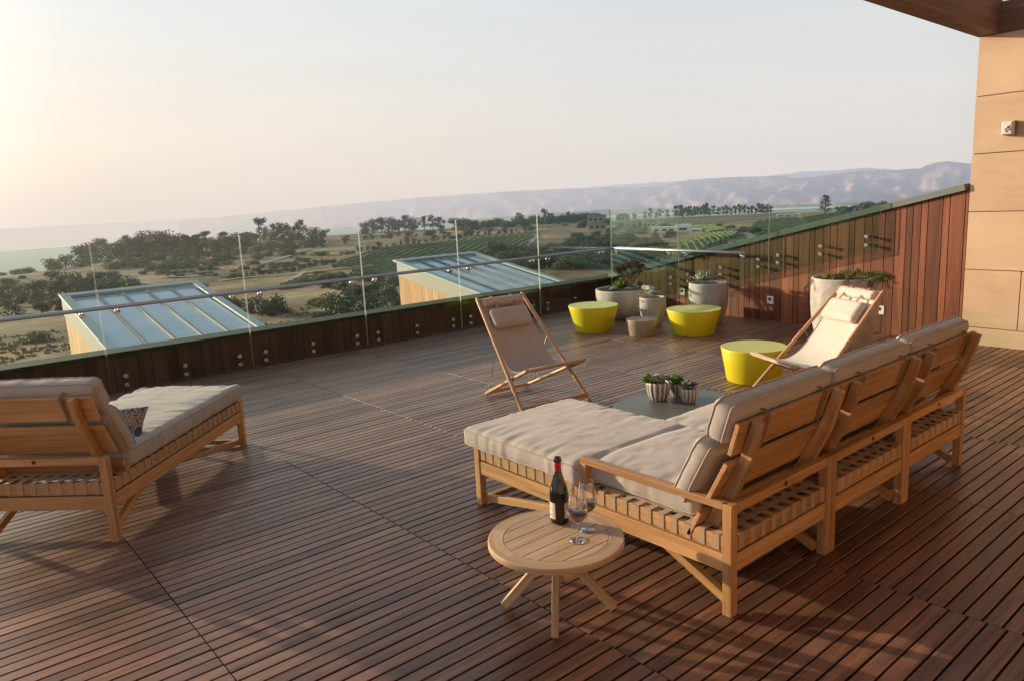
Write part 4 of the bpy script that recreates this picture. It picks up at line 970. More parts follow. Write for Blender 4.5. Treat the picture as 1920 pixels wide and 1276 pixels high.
def seat_unit(name,label,group,origin,rz,W=1.03,D=2.17,arm=False,chaise=True,pillow=False):
    """local frame: x across (0..W), y forward from rear face, z up"""
    e=thing(name,label,'sofa' if not chaise or arm else 'lounger',origin,rz,group)
    fy=D
    for (x,y,top) in ((LT/2,LT/2,.62),(W-LT/2,LT/2,.62),(LT/2,fy-LT/2,.44),(W-LT/2,fy-LT/2,.44)):
        m=MB(); m.bar((x,y,0.0),(x,y,top),LT,LT,(0,1,0)); m.build('leg',M['teak'],e,.003)
    m=MB(); m.box((W/2,.0275,.593),(W-2*LT-.002,.050,.054)); m.build('back_rail',M['teak'],e,.003)
    m=MB()
    for x in (.0225+.004,W-.0225-.004):
        m.box((x,fy/2,.29),(.040,fy-2*LT-.002,.098),axis=1); 
    for y in (.0225+.004,fy-.0225-.004): m.box((W/2,y,.29),(W-2*LT-.002,.040,.098),axis=0)
    m.build('lower_frame',M['teak'],e,.003)
    m=MB()
    for x in (.03,W-.03): m.box((x,fy/2,.395),(.040,fy-2*LT-.002,.085),axis=1)
    for y in (.03,fy-.03): m.box((W/2,y,.395),(W-2*LT-.002,.040,.085),axis=0)
    m.box((W/2,fy*.5,.375),(W-.12,.04,.05),axis=0)
    m.build('seat_frame',M['teak'],e,.003)
    # webbing
    m=MB(); n_=int((fy-.16)/.088); 
    for i in range(n_):
        y=.10+(fy-.2)*i/(n_-1); z=.4405+(.002 if i%2 else 0)
        m.box((W/2,y,z),(W-.012,.043,.0035),0,.5); m.box((.0075,y,.398),(.003,.043,.086),0,.5,2); m.box((W-.0075,y,.398),(.003,.043,.086),0,.5,2)
    k_=int((W-.16)/.088)
    for i in range(k_):
        x=.10+(W-.2)*i/(k_-1); z=.4437
        m.box((x,fy/2,z),(.043,fy-.012,.0035),0,.5,1); m.box((x,.0075,.398),(.043,.003,.086),0,.5,2); m.box((x,fy-.0075,.398),(.043,.003,.086),0,.5,2)
    m.build('webbing',M['strap'],e)
    # braces
    for x in (.075,W-.075):
        m=MB(); m.bar((x,.05,.045),(x,.47 if chaise else .42,.232),.045,.05); m.build('brace',M['teak'],e,.003)
        m=MB(); m.bar((x,fy-.05,.035),(x,fy*.5 if chaise else fy-.55,.225 if chaise else .06),.045,.05); m.build('brace',M['teak'],e,.003)
    m=MB(); m.bar((.08,fy-.055,.045),(W-.08,fy-.055,.045),.045,.04); m.build('stretcher',M['teak'],e,.003)
    # back posts and boards
    for x in (.11,W-.11):
        m=MB(); m.poly([(x,.235,.345),(x,.10,.60),(x,-.01,.82),(x,-.052,.95),(x,-.085,1.06)],[.075,.075,.07,.062,.055],.038,0); m.build('back_post',M['teak'],e,.003)
    for (z0,y0,z1,y1,nm) in ((.885,.012,1.058,-.038,'back_board'),(.615,.142,.835,.030,'back_board'),(.375,.270,.525,.192,'back_board')):
        m=MB(); a=Vector((W/2,(y0+y1)/2+.008,(z0+z1)/2)); h=math.hypot(z1-z0,y1-y0); up=Vector((0,y1-y0,z1-z0)).normalized()
        m.bar(a-Vector((W/2-.006,0,0)),a+Vector((W/2-.006,0,0)),.026,h,up); m.build(nm,M['teak'],e,.004)
    m=MB(); m.tube([(W*.5,-.0005,.597),(W*.5,-.003,.597)],.013,12); m.build('badge',M['darkmetal'],e)
    # cushions
    if chaise and arm:
        cushion('seat_cushion',(1.09,D-.27+.07,.145),.042,.018,M['fabric'],e,(W/2-.015,.27+(D-.27+.07)/2,.517),(0,0,0),3,.006,(-(D-.2)/2+.79,.115),(44,90,8),edgefold=.022)
    elif chaise:
        cushion('seat_cushion',(1.02,D-.27+.06,.145),.042,.020,M['fabric'],e,(W/2,.27+(D-.21)/2,.517),(0,0,0),7,.006,None,(44,90,8),edgefold=.03)
    else:
        cushion('seat_cushion',(1.02,D-.28+.04,.145),.042,.018,M['fabric'],e,(W/2,.28+(D-.24)/2,.517),(0,0,0),5+origin[0],.006,None,(36,40,8),edgefold=.022)
    cushion('lumbar_cushion',(W-.02,.40,.13),.042,.016,M['fabric'],e,(W/2,.265,.735),(R(90+27),0,0),11+origin[0],.006,None,(30,14,6),edgefold=.012)
    bl=cushion('bolster_cushion',(W-.012,.225,.14),.045,.010,M['fabric'],e,(W/2,.083,1.045),(R(90+17),0,0),13+origin[0],.007,None,(30,12,6),edgefold=.014)
    for x in (W*.24,W*.80):
        m=MB(); v=[(x,.012,1.085),(x,-.024,1.082),(x,-.060,1.058),(x,-.024,.94),(x,-.008,.872),(x,.03,.868)]
        m.poly(v,[.004]*len(v),.02); m.build('strap',M['strap_dark'],e)
    if arm:
        m=MB(); m.box((LT/2,.055+(1.045-.055)/2+.02,.605),(LT,1.03,.038),axis=1); m.build('arm_rest',M['teak'],e,.003)
        m=MB(); m.bar((LT/2,1.06,.44),(LT/2,1.06,.586),.05,.045,(0,1,0)); m.build('arm_post',M['teak'],e,.003)
    return e
S1=seat_unit('chaise_sofa','near sofa unit with left armrest and long chaise seat','modular sofa',(3.075,2.06,0),0,1.03,2.19,True,True)
S2=seat_unit('sofa_seat','middle armless sofa unit between the chaise and the end unit','modular sofa',(4.11,2.06,0),0,1.03,1.24,False,False)
S3=seat_unit('sofa_seat','far armless end unit of the sofa nearest the stone wall','modular sofa',(5.145,2.06,0),0,1.03,1.24,False,False)
th=math.atan2(.716,.698)-PI/2
cs,sn_=math.cos(th),math.sin(th); WL=1.04
og=Vector((.917,5.544,0))+Vector((-cs*WL,-sn_*WL,0))+Vector((.0,.0,0))
S4=seat_unit('chaise_lounge','single armless chaise lounge with taupe cushions at the left edge','',(og.x,og.y,0),th,WL,2.12,False,True)
S4['category']='chaise lounge'
# pattern pillow
def pillow_mat():
    m,t,b=newmat('pillow_print'); tc=t.new('ShaderNodeTexCoord').outputs['Object']
    v=t.new('ShaderNodeTexVoronoi',ins={'Scale':40.0}); t.l.new(tc,v.inputs['Vector']); w_=t.new('ShaderNodeTexWave',ins={'Scale':5.5,'Distortion':9.0,'Detail':2.0}); t.l.new(tc,w_.inputs['Vector'])
    c1=t.ramp(v.outputs['Distance'],[(.25,(.03,.03,.05)),(.34,(.34,.25,.18)),(.6,(.22,.17,.14))],'CONSTANT'); c2=t.ramp(w_.outputs['Fac'],[(.0,(.04,.06,.14)),(.3,(.15,.19,.30)),(.5,(.32,.33,.36)),(.75,(.18,.09,.08))],'CONSTANT')
    k=t.noise(tc,4,1,.4); f=t.math('GREATER_THAN',k,.5); t.l.new(t.mix(f,c1,c2),b.inputs['Base Color']); b.inputs['Roughness'].default_value=.9; return m
def pillow(loc,rot,s=.42):
    m=MB(); n=18;vs=[];
    for sg in (1,-1):
        for i in range(n+1):
            for j in range(n+1):
                u=-1+2*i/n;v=-1+2*j/n; h=((1-u**2)*(1-v**2))**.42*.085; pin=1-.07*(1-abs(u))*0; x=u*s/2*(1-.09*(1-abs(u)**2)*abs(v)**6) ; x=u*s/2*(1-.10*(1-v*v)); y=v*s/2*(1-.10*(1-u*u))
                vs.append((x,y,sg*h+.004*nz(u*5,v*5,sg)))
    fs=[]
    for sg in (0,1):
        o=sg*(n+1)**2
        for i in range(n):
            for j in range(n):
                q=(o+i*(n+1)+j,o+(i+1)*(n+1)+j,o+(i+1)*(n+1)+j+1,o+i*(n+1)+j+1); fs.append(q if sg==0 else q[::-1])
    m.add(vs,fs,smooth=True); o=m.build('throw_pillow',pillow_mat(),None,0,loc,rot); return tag(o,'small blue and tan patterned throw pillow leaning on the left chaise lounge','pillow')
pl=Vector((.917,5.544,0))+Vector((.698,.716,0))*.60+Vector((-.716,.698,0))*.27
pillow((pl.x,pl.y,.645),(R(38),0,th+.25),.38)

# ------------------------------------------------------------------ deck chairs
def deckchair(label,loc,rz,mat):
    e=thing('deck_chair',label,'deck chair',(loc[0],loc[1],0),rz,'sling deck chairs')
    fa,ta=.4375,.305; D_,H_=1.06,1.125
    for s in (-1,1):
        m=MB(); a=Vector((s*fa,0,.0));b=Vector((s*ta,D_,H_)); d=(b-a); m.tube([a,a+d*.02,a+d*.98,b],[.017,.021,.021,.016],14); m.build('back_pole',M['beech'],e)
        m=MB(); a=Vector((s*.275,1.03,.018));b=Vector((s*.375,-.005,.475)); d=b-a; m.tube([a,a+d*.03,a+d*.97,b],[.015,.021,.021,.016],14); m.build('seat_pole',M['beech'],e)
        m=MB(); p=Vector((s*.36,.60,.64)); q=Vector((s*.30,.875,.115)); m.tube([p+Vector((s*.01,-.02,.02)),p+Vector((s*.0,.03,.028)),p+Vector((-s*.01,.05,0)),q+Vector((0,0,.02)),q],.0045,8)
        for k in range(4): z=Vector((s*.30,.80+.055*k,.155-.024*k)); m.tube([z,z+Vector((0,-.012,.035)),z+Vector((0,.014,.038))],.004,6)
        m.build('prop_rod',M['rod'],e)
        m=MB(); m.tube([(s*.37,.305,.335),(s*.425,.30,.335)],.011,10); m.build('pivot_bolt',M['rod'],e)
    m=MB(); m.bar((-.42,.045,.062),(.42,.045,.062),.022,.05); m.build('front_stretcher',M['beech'],e,.003)
    m=MB(); m.bar((-.275,.97,.045),(.275,.97,.045),.022,.04); m.build('rear_stretcher',M['beech'],e,.003)
    m=MB(); m.tube([(-.375,0,.473),(.375,0,.473)],.016,12); m.build('seat_bar',M['beech'],e)
    m=MB(); m.tube([(-.30,1.045,1.105),(.30,1.045,1.105)],.014,12); m.build('top_bar',M['beech'],e)
    # sling
    prof=[(-.012,.452),(-.018,.478),(-.002,.494),(.05,.484),(.12,.452),(.20,.418),(.28,.392),(.36,.382),(.44,.400),(.52,.452),(.60,.535),(.68,.635),(.76,.738),(.85,.852),(.93,.955),(.985,1.035),(1.03,1.105),(1.045,1.124),(1.06,1.10),(1.045,1.07)]
    n=16;vs=[];L=len(prof)
    for i,(y,z) in enumerate(prof):
        f=i/(L-1); hw=.335+(.265-.335)*f
        if i<3: hw=.345
        for j in range(n+1):
            u=-1+2*j/n; sag=-.014*(1-u*u)*math.sin(PI*min(1,max(0,f)))+.004*nz(u*2,f*5,rz); vs.append((u*hw,y,z+sag))
    fs=[(i*(n+1)+j,i*(n+1)+j+1,(i+1)*(n+1)+j+1,(i+1)*(n+1)+j) for i in range(L-1) for j in range(n)]
    m=MB(); m.add(vs,fs,smooth=True); o=m.build('sling',mat,e); sdm=o.modifiers.new('s','SOLIDIFY'); sdm.thickness=.006
    sb=o.modifiers.new('ss','SUBSURF'); sb.levels=1; sb.render_levels=1
    # head pillow in front of the sling
    p=Vector((0,.835,.905)); cushion('head_pillow',(.49,.24,.085),.04,.012,mat,e,p,(R(50),0,0),21,.003,None,(24,14,6),edgefold=.008)
    cushion('rolled_top',(.53,.10,.06),.028,.006,mat,e,(0,.985,1.07),(R(50),0,0),25,.004,None,(24,8,4),edgefold=.010)
    for x in (-.13,.13):
        m=MB(); v=[(x,.865,.99),(x,.93,1.055),(x,.99,1.118),(x,1.045,1.132),(x,1.066,1.105),(x,1.05,1.075)]; m.poly(v,[.004]*6,.028); m.build('leather_strap',M['leather'],e)
    return e
deckchair('sling deck chair facing the camera in the middle of the deck',(5.214,5.628),-.115,M['canvas_tan'])
deckchair('sling deck chair seen in profile before the big round planter',(6.728,4.041),-2.005,M['canvas'])

# ------------------------------------------------------------------ side table, bottle, glasses
e=thing('side_table','round slatted teak side table with crossed legs in the foreground','table',(2.505,2.765,0))
m=MB(); RT=.365; n=72
v=[];pr_=[(RT,.0),(RT-.002,.006),(RT-.006,.008),(.285,.008),(.283,.006),(.283,-.028),(RT-.01,-.030),(RT,-.024),(RT,.0)]
m2=MB()
for k in range(n):
    a0=2*PI*k/n;a1=2*PI*(k+1)/n; sgm=int(k/(n/6)); o=sgm*7.3; vv=[];gr=[]
    for a in (a0,a1):
        for (r,z) in pr_[:-1]: vv.append((math.cos(a)*r,math.sin(a)*r,.415+z)); gr.append((a*.33+o,r+o,z))
    q=len(pr_)-1; random.seed(sgm); tn=random.random()
    m2.add(vv,[(i,(i+1)%q,q+(i+1)%q,q+i)[::-1] for i in range(q)],gr,tn)
rim=m2.build('rim',M['teak_table'],e)
m=MB(); sw=.0915
ang=R(0)
for k in range(-3,4):
    yc=k*sw; h=sw/2-.003
    if abs(yc)-h>.279: continue
    ya,yb=yc-h,yc+h; ya=max(ya,-.2795);yb=min(yb,.2795)
    pts=[]; nn_=8
    for i in range(nn_+1): y=ya+(yb-ya)*i/nn_; pts.append((math.sqrt(max(0,.2805**2-y*y)),y))
    ring=[(x,y) for x,y in pts]+[(-x,y) for x,y in reversed(pts)]
    N=len(ring); o=k*5.1; vv=[(x,y,.4225) for x,y in ring]+[(x,y,.392) for x,y in ring]; gr=[(p[0]+o,p[1]+o,p[2]) for p in vv]
    m.add(vv,[tuple(range(N)),tuple(reversed(range(N,2*N)))]+[(i,N+i,N+(i+1)%N,(i+1)%N) for i in range(N)],gr)
m.build('slats',M['teak_table'],e)
m=MB(); m.lathe((0,0,.384),[(0,0),(.28,0),(.28,.006),(0,.006)],32); m.build('underside',M['black'],e)
m=MB(); m.bar((-.25,0,.372),(.25,0,.372),.05,.022); m.bar((0,-.25,.371),(0,.25,.371),.05,.020); m.build('bearer',M['teak_table'],e)
for a in (R(43),R(133),R(223),R(313)):
    m=MB(); d=Vector((math.cos(a),math.sin(a),0)); m.bar(d*.02+Vector((0,0,.345)),d*.30+Vector((0,0,.012)),.036,.046); m.build('leg',M['teak_table'],e,.003)
m=MB(); m.bar((0,0,.28),(0,0,.362),.06,.06,(0,1,0)); m.build('hub',M['teak_table'],e,.003)

e=thing('wine_bottle','open dark wine bottle with red neck foil on the side table','bottle',(2.646,2.88,.4245))
prof=[(0,.004),(.045,.002),(.0515,.008),(.0525,.02),(.0525,.135),(.052,.165),(.049,.19),(.042,.220),(.032,.25),(.023,.278),(.0185,.30),(.0180,.355),(.0182,.358)]
m=MB(); m.lathe((0,0,0),prof,48); m.build('bottle_body',M['bottle'],e)
m=MB(); m.lathe((0,0,0),[(.0192,.298),(.0190,.300),(.0188,.354),(.0182,.356)],32); m.build('foil',M['foil'],e)
m=MB(); m.lathe((0,0,0),[(.0185,.352),(.0225,.354),(.0230,.360),(.0225,.368),(.0195,.372),(.020,.378),(.015,.380),(.014,.366),(0,.366)],32); m.build('lip',M['bottle'],e)
va=math.atan2(-2.88,-2.646)   # direction toward the viewpoint
def patch(a0,a1,z0,z1,r,mat,name,parent,n=10):
    m=MB(); v=[]
    for k in range(n+1):
        a=a0+(a1-a0)*k/n; v+=[(math.cos(a)*r,math.sin(a)*r,z0),(math.cos(a)*r,math.sin(a)*r,z1)]
    m.add(v,[(2*k,2*k+2,2*k+3,2*k+1) for k in range(n)],smooth=True); return m.build(name,mat,parent)
lb=patch(va-R(115),va-R(26),.034,.128,.0532,M['label'],'front_label',e)
patch(va-R(112),va-R(70),.100,.122,.0536,M['inkred'],'emblem',lb,5)
for k,z in enumerate((.090,.082,.060,.054,.048)): patch(va-R(104),va-R(48 if k%2 else 40),z,z+.0022,.0536,M['ink'],'print',lb,5)
lb=patch(va+R(32),va+R(110),.036,.126,.0532,M['label'],'back_label',e)
for k in range(7): patch(va+R(42),va+R(88 if k%3 else 70),.108-k*.009,.1095-k*.009,.0536,M['ink'],'print',lb,5)
def wineglass(label,loc,sc_=1.0):
    e=thing('wine_glass',label,'glass',loc,0,'wine glasses on the side table')
    out=[(.004,.098),(.012,.101),(.030,.112),(.048,.132),(.0565,.155),(.0570,.175),(.052,.205),(.044,.240),(.036,.278)]
    m=MB(); m.lathe((0,0,0),out,48); m.lathe((0,0,0),[(.0357,.278),(.0363,.2790),(.0363,.2775)],48); m.build('bowl',M['thin'],e)
    m=MB(); m.lathe((0,0,0),[(0,.001),(.047,.001),(.048,.0025),(.030,.0055),(.010,.009),(.0045,.016),(.0038,.03),(.0036,.07),(.0042,.092),(.008,.099),(0,.101)],40); m.build('stem',M['stem'],e)
    m=MB(); m.lathe((0,0,0),[(.0,.1035),(.012,.1040),(.029,.1145),(.0465,.1335),(.0550,.155),(.0553,.160),(.0545,.1612),(.0,.1612)],48); m.build('wine',M['wine'],e)
    return e
wineglass('nearer wine glass with red wine in front of the bottle',(2.555,2.645,.4235)); wineglass('farther wine glass with red wine right of the bottle',(2.679,2.698,.4235))

# ------------------------------------------------------------------ coffee table
e=thing('coffee_table','low dark grey pebble shaped coffee table behind the chaise','table',(5.205,4.07,0))
m=MB(); N=72; ring=[]
cp=[(-.45,.33),(.51,.28),(.50,-.25),(-.30,-.36),(-.46,-.32)]
for k in range(N):
    a=2*PI*k/N; rr=.50*(1+.05*math.cos(2*(a-.1))+.05*math.cos(3*(a-2.3))); ring.append((math.cos(a)*rr*1.09,math.sin(a)*rr*1.05))
def lay(z,s): return [(x*s,y*s,z) for x,y in ring]
vv=lay(.330,.985)+lay(.326,1.0)+lay(.312,.995)+lay(.305,.95); fs=[tuple(range(N)),tuple(reversed(range(3*N,4*N)))]
for l in range(3): fs+=[(l*N+i,(l+1)*N+i,(l+1)*N+(i+1)%N,l*N+(i+1)%N) for i in range(N)]
m.add(vv,fs); m.build('table_top',M['slate'],e)
for a in (.6,2.7,4.7):
    m=MB(); d=Vector((math.cos(a),math.sin(a),0)); m.tube([d*.30+Vector((0,0,.306)),d*.36+Vector((0,0,0))],[.022,.014],12); m.build('leg',M['darkmetal'],e)

# ------------------------------------------------------------------ succulents
def leaf(mb,base,dirv,L,wd,tone,up=Vector((0,0,1)),curl=.3):
    d=dirv.normalized(); s_=d.cross(up); 
    if s_.length<1e-3: s_=Vector((1,0,0))
    s_.normalize(); n_=s_.cross(d)
    tip=base+d*L+n_*L*curl; mid=base+d*L*.55+n_*L*curl*.25
    v=[base,mid+s_*wd/2+n_*wd*.12,tip,mid-s_*wd/2+n_*wd*.12,mid-n_*wd*.22]
    mb.add(v,[(0,1,2),(0,2,3),(0,4,1),(1,4,2),(2,4,3),(3,4,0)],None,tone,0,True)
def rosette(mb,c,r,n,rnd,elev=(.15,1.3),wd=.36,tilt=None,t0=.2):
    c=Vector(c); tv=tilt or Vector((rnd.uniform(-.25,.25),rnd.uniform(-.25,.25),1)).normalized()
    q=Vector((0,0,1)).rotation_difference(tv)
    for k in range(n):
        f=k/n; a=k*2.39996; el=elev[0]+(elev[1]-elev[0])*f; L=r*(1-.55*f); d=q@Vector((math.cos(a)*math.cos(el),math.sin(a)*math.cos(el),math.sin(el)))
        leaf(mb,c,d,L*rnd.uniform(.9,1.1),r*wd*(1-.4*f),min(1,t0+.6*f+.25*rnd.random()),q@Vector((0,0,1)),.18)
def spiky(mb,c,r,n,rnd,wd=.10):
    for k in range(n):
        a=rnd.uniform(0,6.28); el=rnd.uniform(.5,1.45); d=Vector((math.cos(a)*math.cos(el),math.sin(a)*math.cos(el),math.sin(el))); leaf(mb,Vector(c)+Vector((rnd.uniform(-.3,.3)*r,rnd.uniform(-.3,.3)*r,0)),d,r*rnd.uniform(.6,1.1),r*wd*2,rnd.random(),curl=.1)
def succ(name,label,loc,kind,r,mat,seed,n=30,extra=None,group=None):
    rnd=random.Random(seed); mb=MB()
    if kind=='rosette': rosette(mb,(0,0,0),r,n,rnd)
    elif kind=='spiky': spiky(mb,(0,0,0),r,n,rnd)
    elif kind=='cluster':
        for k in range(extra or 5):
            a=k*2.4; q=r*.55*math.sqrt(k/ (extra or 5)); rosette(mb,(math.cos(a)*q,math.sin(a)*q,r*.25*(1-q/r)*rnd.uniform(.6,1.4)),r*.48*rnd.uniform(.8,1.2),n,rnd)
    o=mb.build(name,mat,None,0,loc); return tag(o,label,'succulent',group)
def pot(name,label,loc,prof,mat,inner,soilz,cat='planter',fn=None,group=None,seg=48,mats=None):
    e=thing(name,label,cat,loc,0,group); m=MB(); m.lathe((0,0,0),prof,seg,fn=fn); m.build('pot_body',mat,e)
    m=MB(); m.lathe((0,0,soilz),[(0,.01),(inner*.5,.014),(inner,0)],24); m.build('soil',M['soil'],e); return e
def urn(h,rt,rb,th=.035,belly=.55,bulge=.0):
    pts=[(0,0),(rb*.96,0),(rb,.012)]
    for k in range(1,9):
        q=k/9; pts.append((rb+(rt-rb)*math.sin(q*PI/2)**.8+bulge*math.sin(q*PI),h*q))
    pts+=[(rt+.004,h-.02),(rt+.002,h-.004),(rt-.008,h),(rt-th+.006,h),(rt-th,h-.008),(rt-th-.004,h-.10)]
    return pts
# bowl planter
bx,by=10.02,8.93
pot('bowl_planter','wide low concrete bowl planter by the glass corner',(bx,by,0),urn(.545,.525,.26,.045,bulge=.02),M['concrete'],.48,.47)
for i,(dx_,dy_,r,mt,kd,n_,lb) in enumerate([(-.30,.02,.13,'succ','rosette',34,'green rosette at the left of the bowl planter'),(-.10,-.20,.10,'succ_grey','rosette',30,'pale grey rosette at the front of the bowl planter'),(.10,-.24,.11,'succ_grey','rosette',30,'grey rosette front right in the bowl planter'),(-.06,.06,.20,'succ_green','spiky',60,'bright lime spiky succulent in the bowl planter'),(.14,-.02,.15,'succ','cluster',16,'mixed green rosettes in the middle of the bowl planter'),(.30,-.10,.13,'succ_dark','spiky',40,'dark spiky succulent at the right of the bowl planter'),(-.20,.22,.13,'succ_dark','rosette',26,'dark rosette at the back of the bowl planter')]):
    succ('succulent',lb,(bx+dx_*.9-.0,by+dy_*.9,.535),kd,r,M[mt],100+i,n_)
# dead shrub
rnd=random.Random(33); mb=MB()
def twig(p,d,L,r,dep):
    q=p+d*L; mid=p.lerp(q,.5)+Vector((rnd.uniform(-1,1),rnd.uniform(-1,1),rnd.uniform(-.5,.5)))*L*.12
    mb.tube([p,mid,q],[r,r*.8,r*.6],5,0,rnd.random(),False)
    if dep==0:
        for _ in range(4): leaf(mb,q,Vector((rnd.uniform(-1,1),rnd.uniform(-1,1),rnd.uniform(-.3,1))),.035,.012,rnd.random())
        return
    for _ in range(rnd.choice([2,3,3])): twig(q,(d+Vector((rnd.uniform(-.8,.8),rnd.uniform(-.8,.8),rnd.uniform(-.4,.6)))).normalized(),L*rnd.uniform(.6,.85),r*.6,dep-1)
for k in range(9): twig(Vector((0,0,-.02)),Vector((rnd.uniform(-.5,.75),rnd.uniform(-.3,.5),rnd.uniform(.5,1))).normalized(),.17,.010,4)
tag(mb.build('dry_shrub',M['twig'],None,0,(bx+.26,by+.10,.53)),'dried brown twiggy shrub standing in the bowl planter','shrub')
# small urn
sx_,sy_=9.64,7.99
pot('urn_planter','small slender concrete urn planter beside the taupe stool',(sx_,sy_,0),urn(.50,.215,.135,.03,bulge=.015),M['concrete'],.18,.45)
succ('succulent','pale grey rosettes heaped on the small urn planter',(sx_+.02,sy_,.50),'cluster',.21,M['succ_grey'],120,26,7)
rnd=random.Random(5); mb=MB()
for k in range(26):
    a=rnd.uniform(2.2,3.9); z=-rnd.random()*.30; rr=.19+.04*rnd.random()
    rosette(mb,(math.cos(a)*rr,math.sin(a)*rr,(z if k%3 else .03)+.01),.045,9,rnd,t0=.4)
tag(mb.build('succulent',M['succ_yel'],None,0,(sx_+.0,sy_+.03,.50)),'yellow green trailing succulent over the left rim of the small urn','succulent')
# tall right pot
tx,ty=10.50,7.50
pot('tall_planter','tall grey concrete planter between the lime stool and the timber wall',(tx,ty,0),urn(.675,.318,.225,.035,bulge=.02),M['concrete'],.275,.62)
succ('succulent','pale spiky succulent on the left of the tall planter',(tx-.08,ty+.03,.685),'cluster',.26,M['succ_grey'],131,22,6)
succ('succulent','green rosettes on the right of the tall planter',(tx+.14,ty-.10,.685),'cluster',.19,M['succ'],132,22,5)
succ('succulent','upright pale agave like leaves in the tall planter',(tx-.06,ty+.05,.70),'spiky',.22,M['succ_grey'],133,46)
# big planter
gx,gy=9.50,4.67
pot('large_planter','very large pale concrete planter behind the profile deck chair',(gx,gy,0),urn(1.0,.405,.275,.045,bulge=.03),M['concrete'],.355,.93)
rnd=random.Random(15); mb=MB()
for k in range(60):
    a=rnd.uniform(0,6.28) if k%3 else rnd.uniform(-1.9,.4); q=rnd.uniform(.05,.30); p=Vector((math.cos(a)*q,math.sin(a)*q,-.02)); d=Vector((math.cos(a),math.sin(a),rnd.uniform(.5,1.6))).normalized(); L=rnd.uniform(.12,.27); pts=[p]
    for s in range(7):
        pts.append(pts[-1]+d*L/5); d=(d+Vector((math.cos(a)*.12,math.sin(a)*.12,-.30))).normalized()
    mb.tube(pts,[.004]*len(pts),4,0,.2,False)
    for s in range(len(pts)*7):
        c=pts[rnd.randrange(1,len(pts))]+Vector((rnd.gauss(0,.014),rnd.gauss(0,.014),rnd.gauss(0,.014))); leaf(mb,c,Vector((rnd.uniform(-1,1),rnd.uniform(-1,1),rnd.uniform(-.2,1))),.030,.016,rnd.random())
tag(mb.build('trailing_plant',M['trail'],None,0,(gx+.05,gy-.06,.97)),'green brown trailing plant spilling over the right rim of the large planter','plant')
succ('succulent','yellow green low succulent at the left of the large planter',(gx-.16,gy+.15,.97),'cluster',.13,M['succ_green'],140,20,5)
# striped pots on the coffee table
def striped():
    m,t,b=newmat('striped_glaze'); a=attr(t,'grain').outputs['Vector']; s=t.new('ShaderNodeSeparateXYZ'); t.l.new(a,s.inputs[0])
    wob=t.noise(t.mapv(a,(1,1,22)),1.0,2,.5); k=t.math('ADD',s.outputs[0],t.math('MULTIPLY',wob,.35)); sn=t.math('SINE',t.math('MULTIPLY',k,14.0))
    c=t.ramp(t.math('MULTIPLY_ADD',sn,.5,.5),[(.35,(.23,.18,.15)),(.65,(.58,.52,.46))]); t.l.new(c,b.inputs['Base Color']); b.inputs['Roughness'].default_value=.5; return m
SM=striped()
def spot(label,loc,h,rt,seed):
    e=thing('striped_pot',label,'pot',loc,0,'striped pots on the coffee table'); m=MB(); n=84
    prof=[(0,0),(rt*.60,0),(rt*.68,.006),(rt*.86,h*.3),(rt*.97,h*.62),(rt*1.0,h*.86),(rt*.97,h*.985),(rt*.94,h),(rt*.88,h*.99),(rt*.86,h*.8)]
    fn=lambda q,r,z: r*(1+.028*math.cos(14*q)) if r>rt*.5 else r
    m.lathe((0,0,0),prof,n,fn=fn); 
    m.g=[(math.atan2(v[1],v[0]),0,v[2]) for v in m.v]; m.build('pot_body',SM,e)
    m=MB(); m.lathe((0,0,h*.86),[(0,.006),(rt*.86,0)],20); m.build('soil',M['soil'],e); return e
spot('largest striped ceramic pot at the left of the coffee table',(5.235,4.29,.3305),.172,.110,1); spot('striped pot at the front right of the coffee table trio',(5.343,4.03,.3305),.134,.083,2); spot('small striped pot half hidden behind the other two',(5.434,4.225,.3305),.125,.078,3)
G_='succulents in the striped pots'
succ('succulent','grey green rosettes filling the largest striped pot',(5.245,4.29,.50),'cluster',.13,M['succ_grey'],151,26,6)
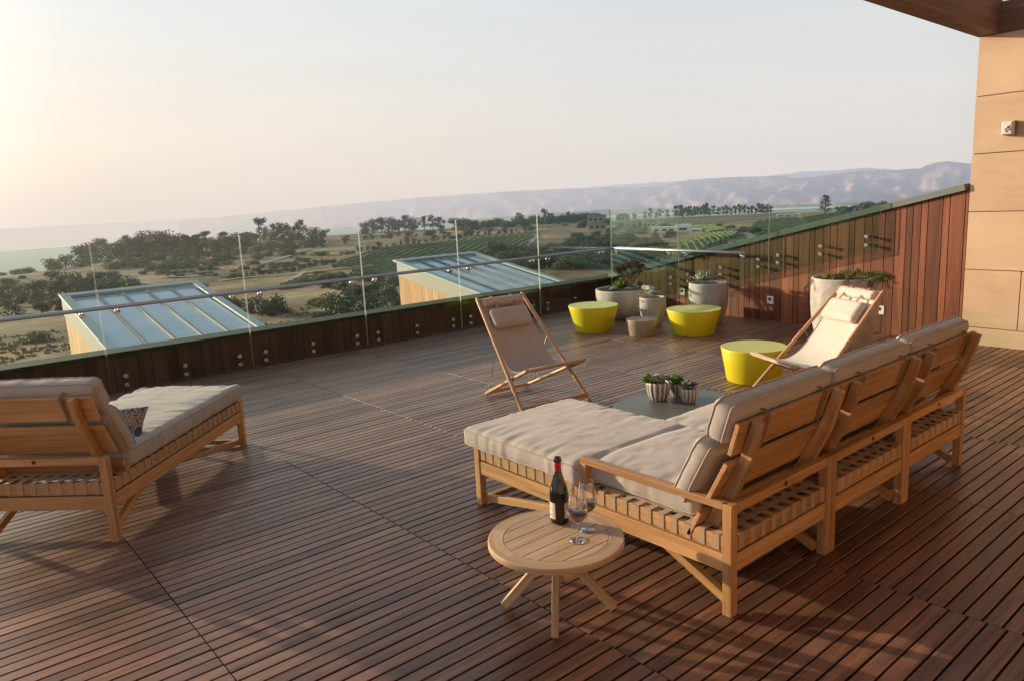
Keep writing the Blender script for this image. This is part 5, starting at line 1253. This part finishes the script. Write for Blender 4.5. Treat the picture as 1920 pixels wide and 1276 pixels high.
succ('succulent','bright green spiky tuft on the left of the largest striped pot',(5.165,4.35,.49),'spiky',.10,M['succ_green'],152,60)
succ('succulent','dark rosettes on the right of the largest striped pot',(5.31,4.25,.50),'cluster',.09,M['succ_dark'],153,22,4)
succ('succulent','dark blue green rosettes in the front right striped pot',(5.343,4.03,.465),'cluster',.105,M['succ_dark'],154,24,6)
succ('succulent','silvery upright leaves in the front right striped pot',(5.355,4.03,.475),'spiky',.09,M['succ_grey'],155,26)
succ('succulent','light green tuft in the hidden striped pot',(5.42,4.225,.455),'spiky',.10,M['succ_green'],156,60)
succ('succulent','brown green rosettes on the hidden striped pot',(5.46,4.22,.465),'cluster',.085,M['succ_dark'],157,20,4)

# ------------------------------------------------------------------ stools
def stool(label,loc,h,rb,rt,mat,group):
    e=thing('drum_stool',label,'stool',(loc[0],loc[1],0),0,group); m=MB()
    m.lathe((0,0,0),[(0,0),(rb*.985,0),(rb,.008),(rb+(rt-rb)*.5,h*.5),(rt,h-.008),(rt-.003,h-.001),(rt-.010,h)],72); m.build('base',mat,e)
    m=MB(); m.lathe((0,0,0),[(rt-.010,h),(rt-.03,h-.001),(rt*.5,h-.004),(0,h-.005)],72); m.build('seat_top',M['lime_sheen'] if mat is M['lime'] else mat,e); return e
stool('lime yellow drum stool left of the others in front of the bowl planter',(8.83,8.58),.425,.30,.415,M['lime'],'lime drum stools')
stool('lime yellow drum stool in front of the tall grey planter',(9.50,7.06),.395,.31,.42,M['lime'],'lime drum stools')
stool('lime yellow drum stool beside the profile deck chair',(7.54,4.76),.395,.305,.372,M['lime'],'lime drum stools')
stool('small taupe drum stool between the two lime stools',(8.95,7.65),.262,.20,.248,M['taupe_pl'],None)

# ------------------------------------------------------------------ render settings
sc.view_settings.view_transform='Standard'; sc.view_settings.look='None'; sc.view_settings.exposure=0
sc.render.resolution_x=1024; sc.render.resolution_y=680
cy=sc.cycles; cy.max_bounces=8; cy.transparent_max_bounces=16; cy.use_denoising=True; cy.caustics_reflective=False; cy.caustics_refractive=False
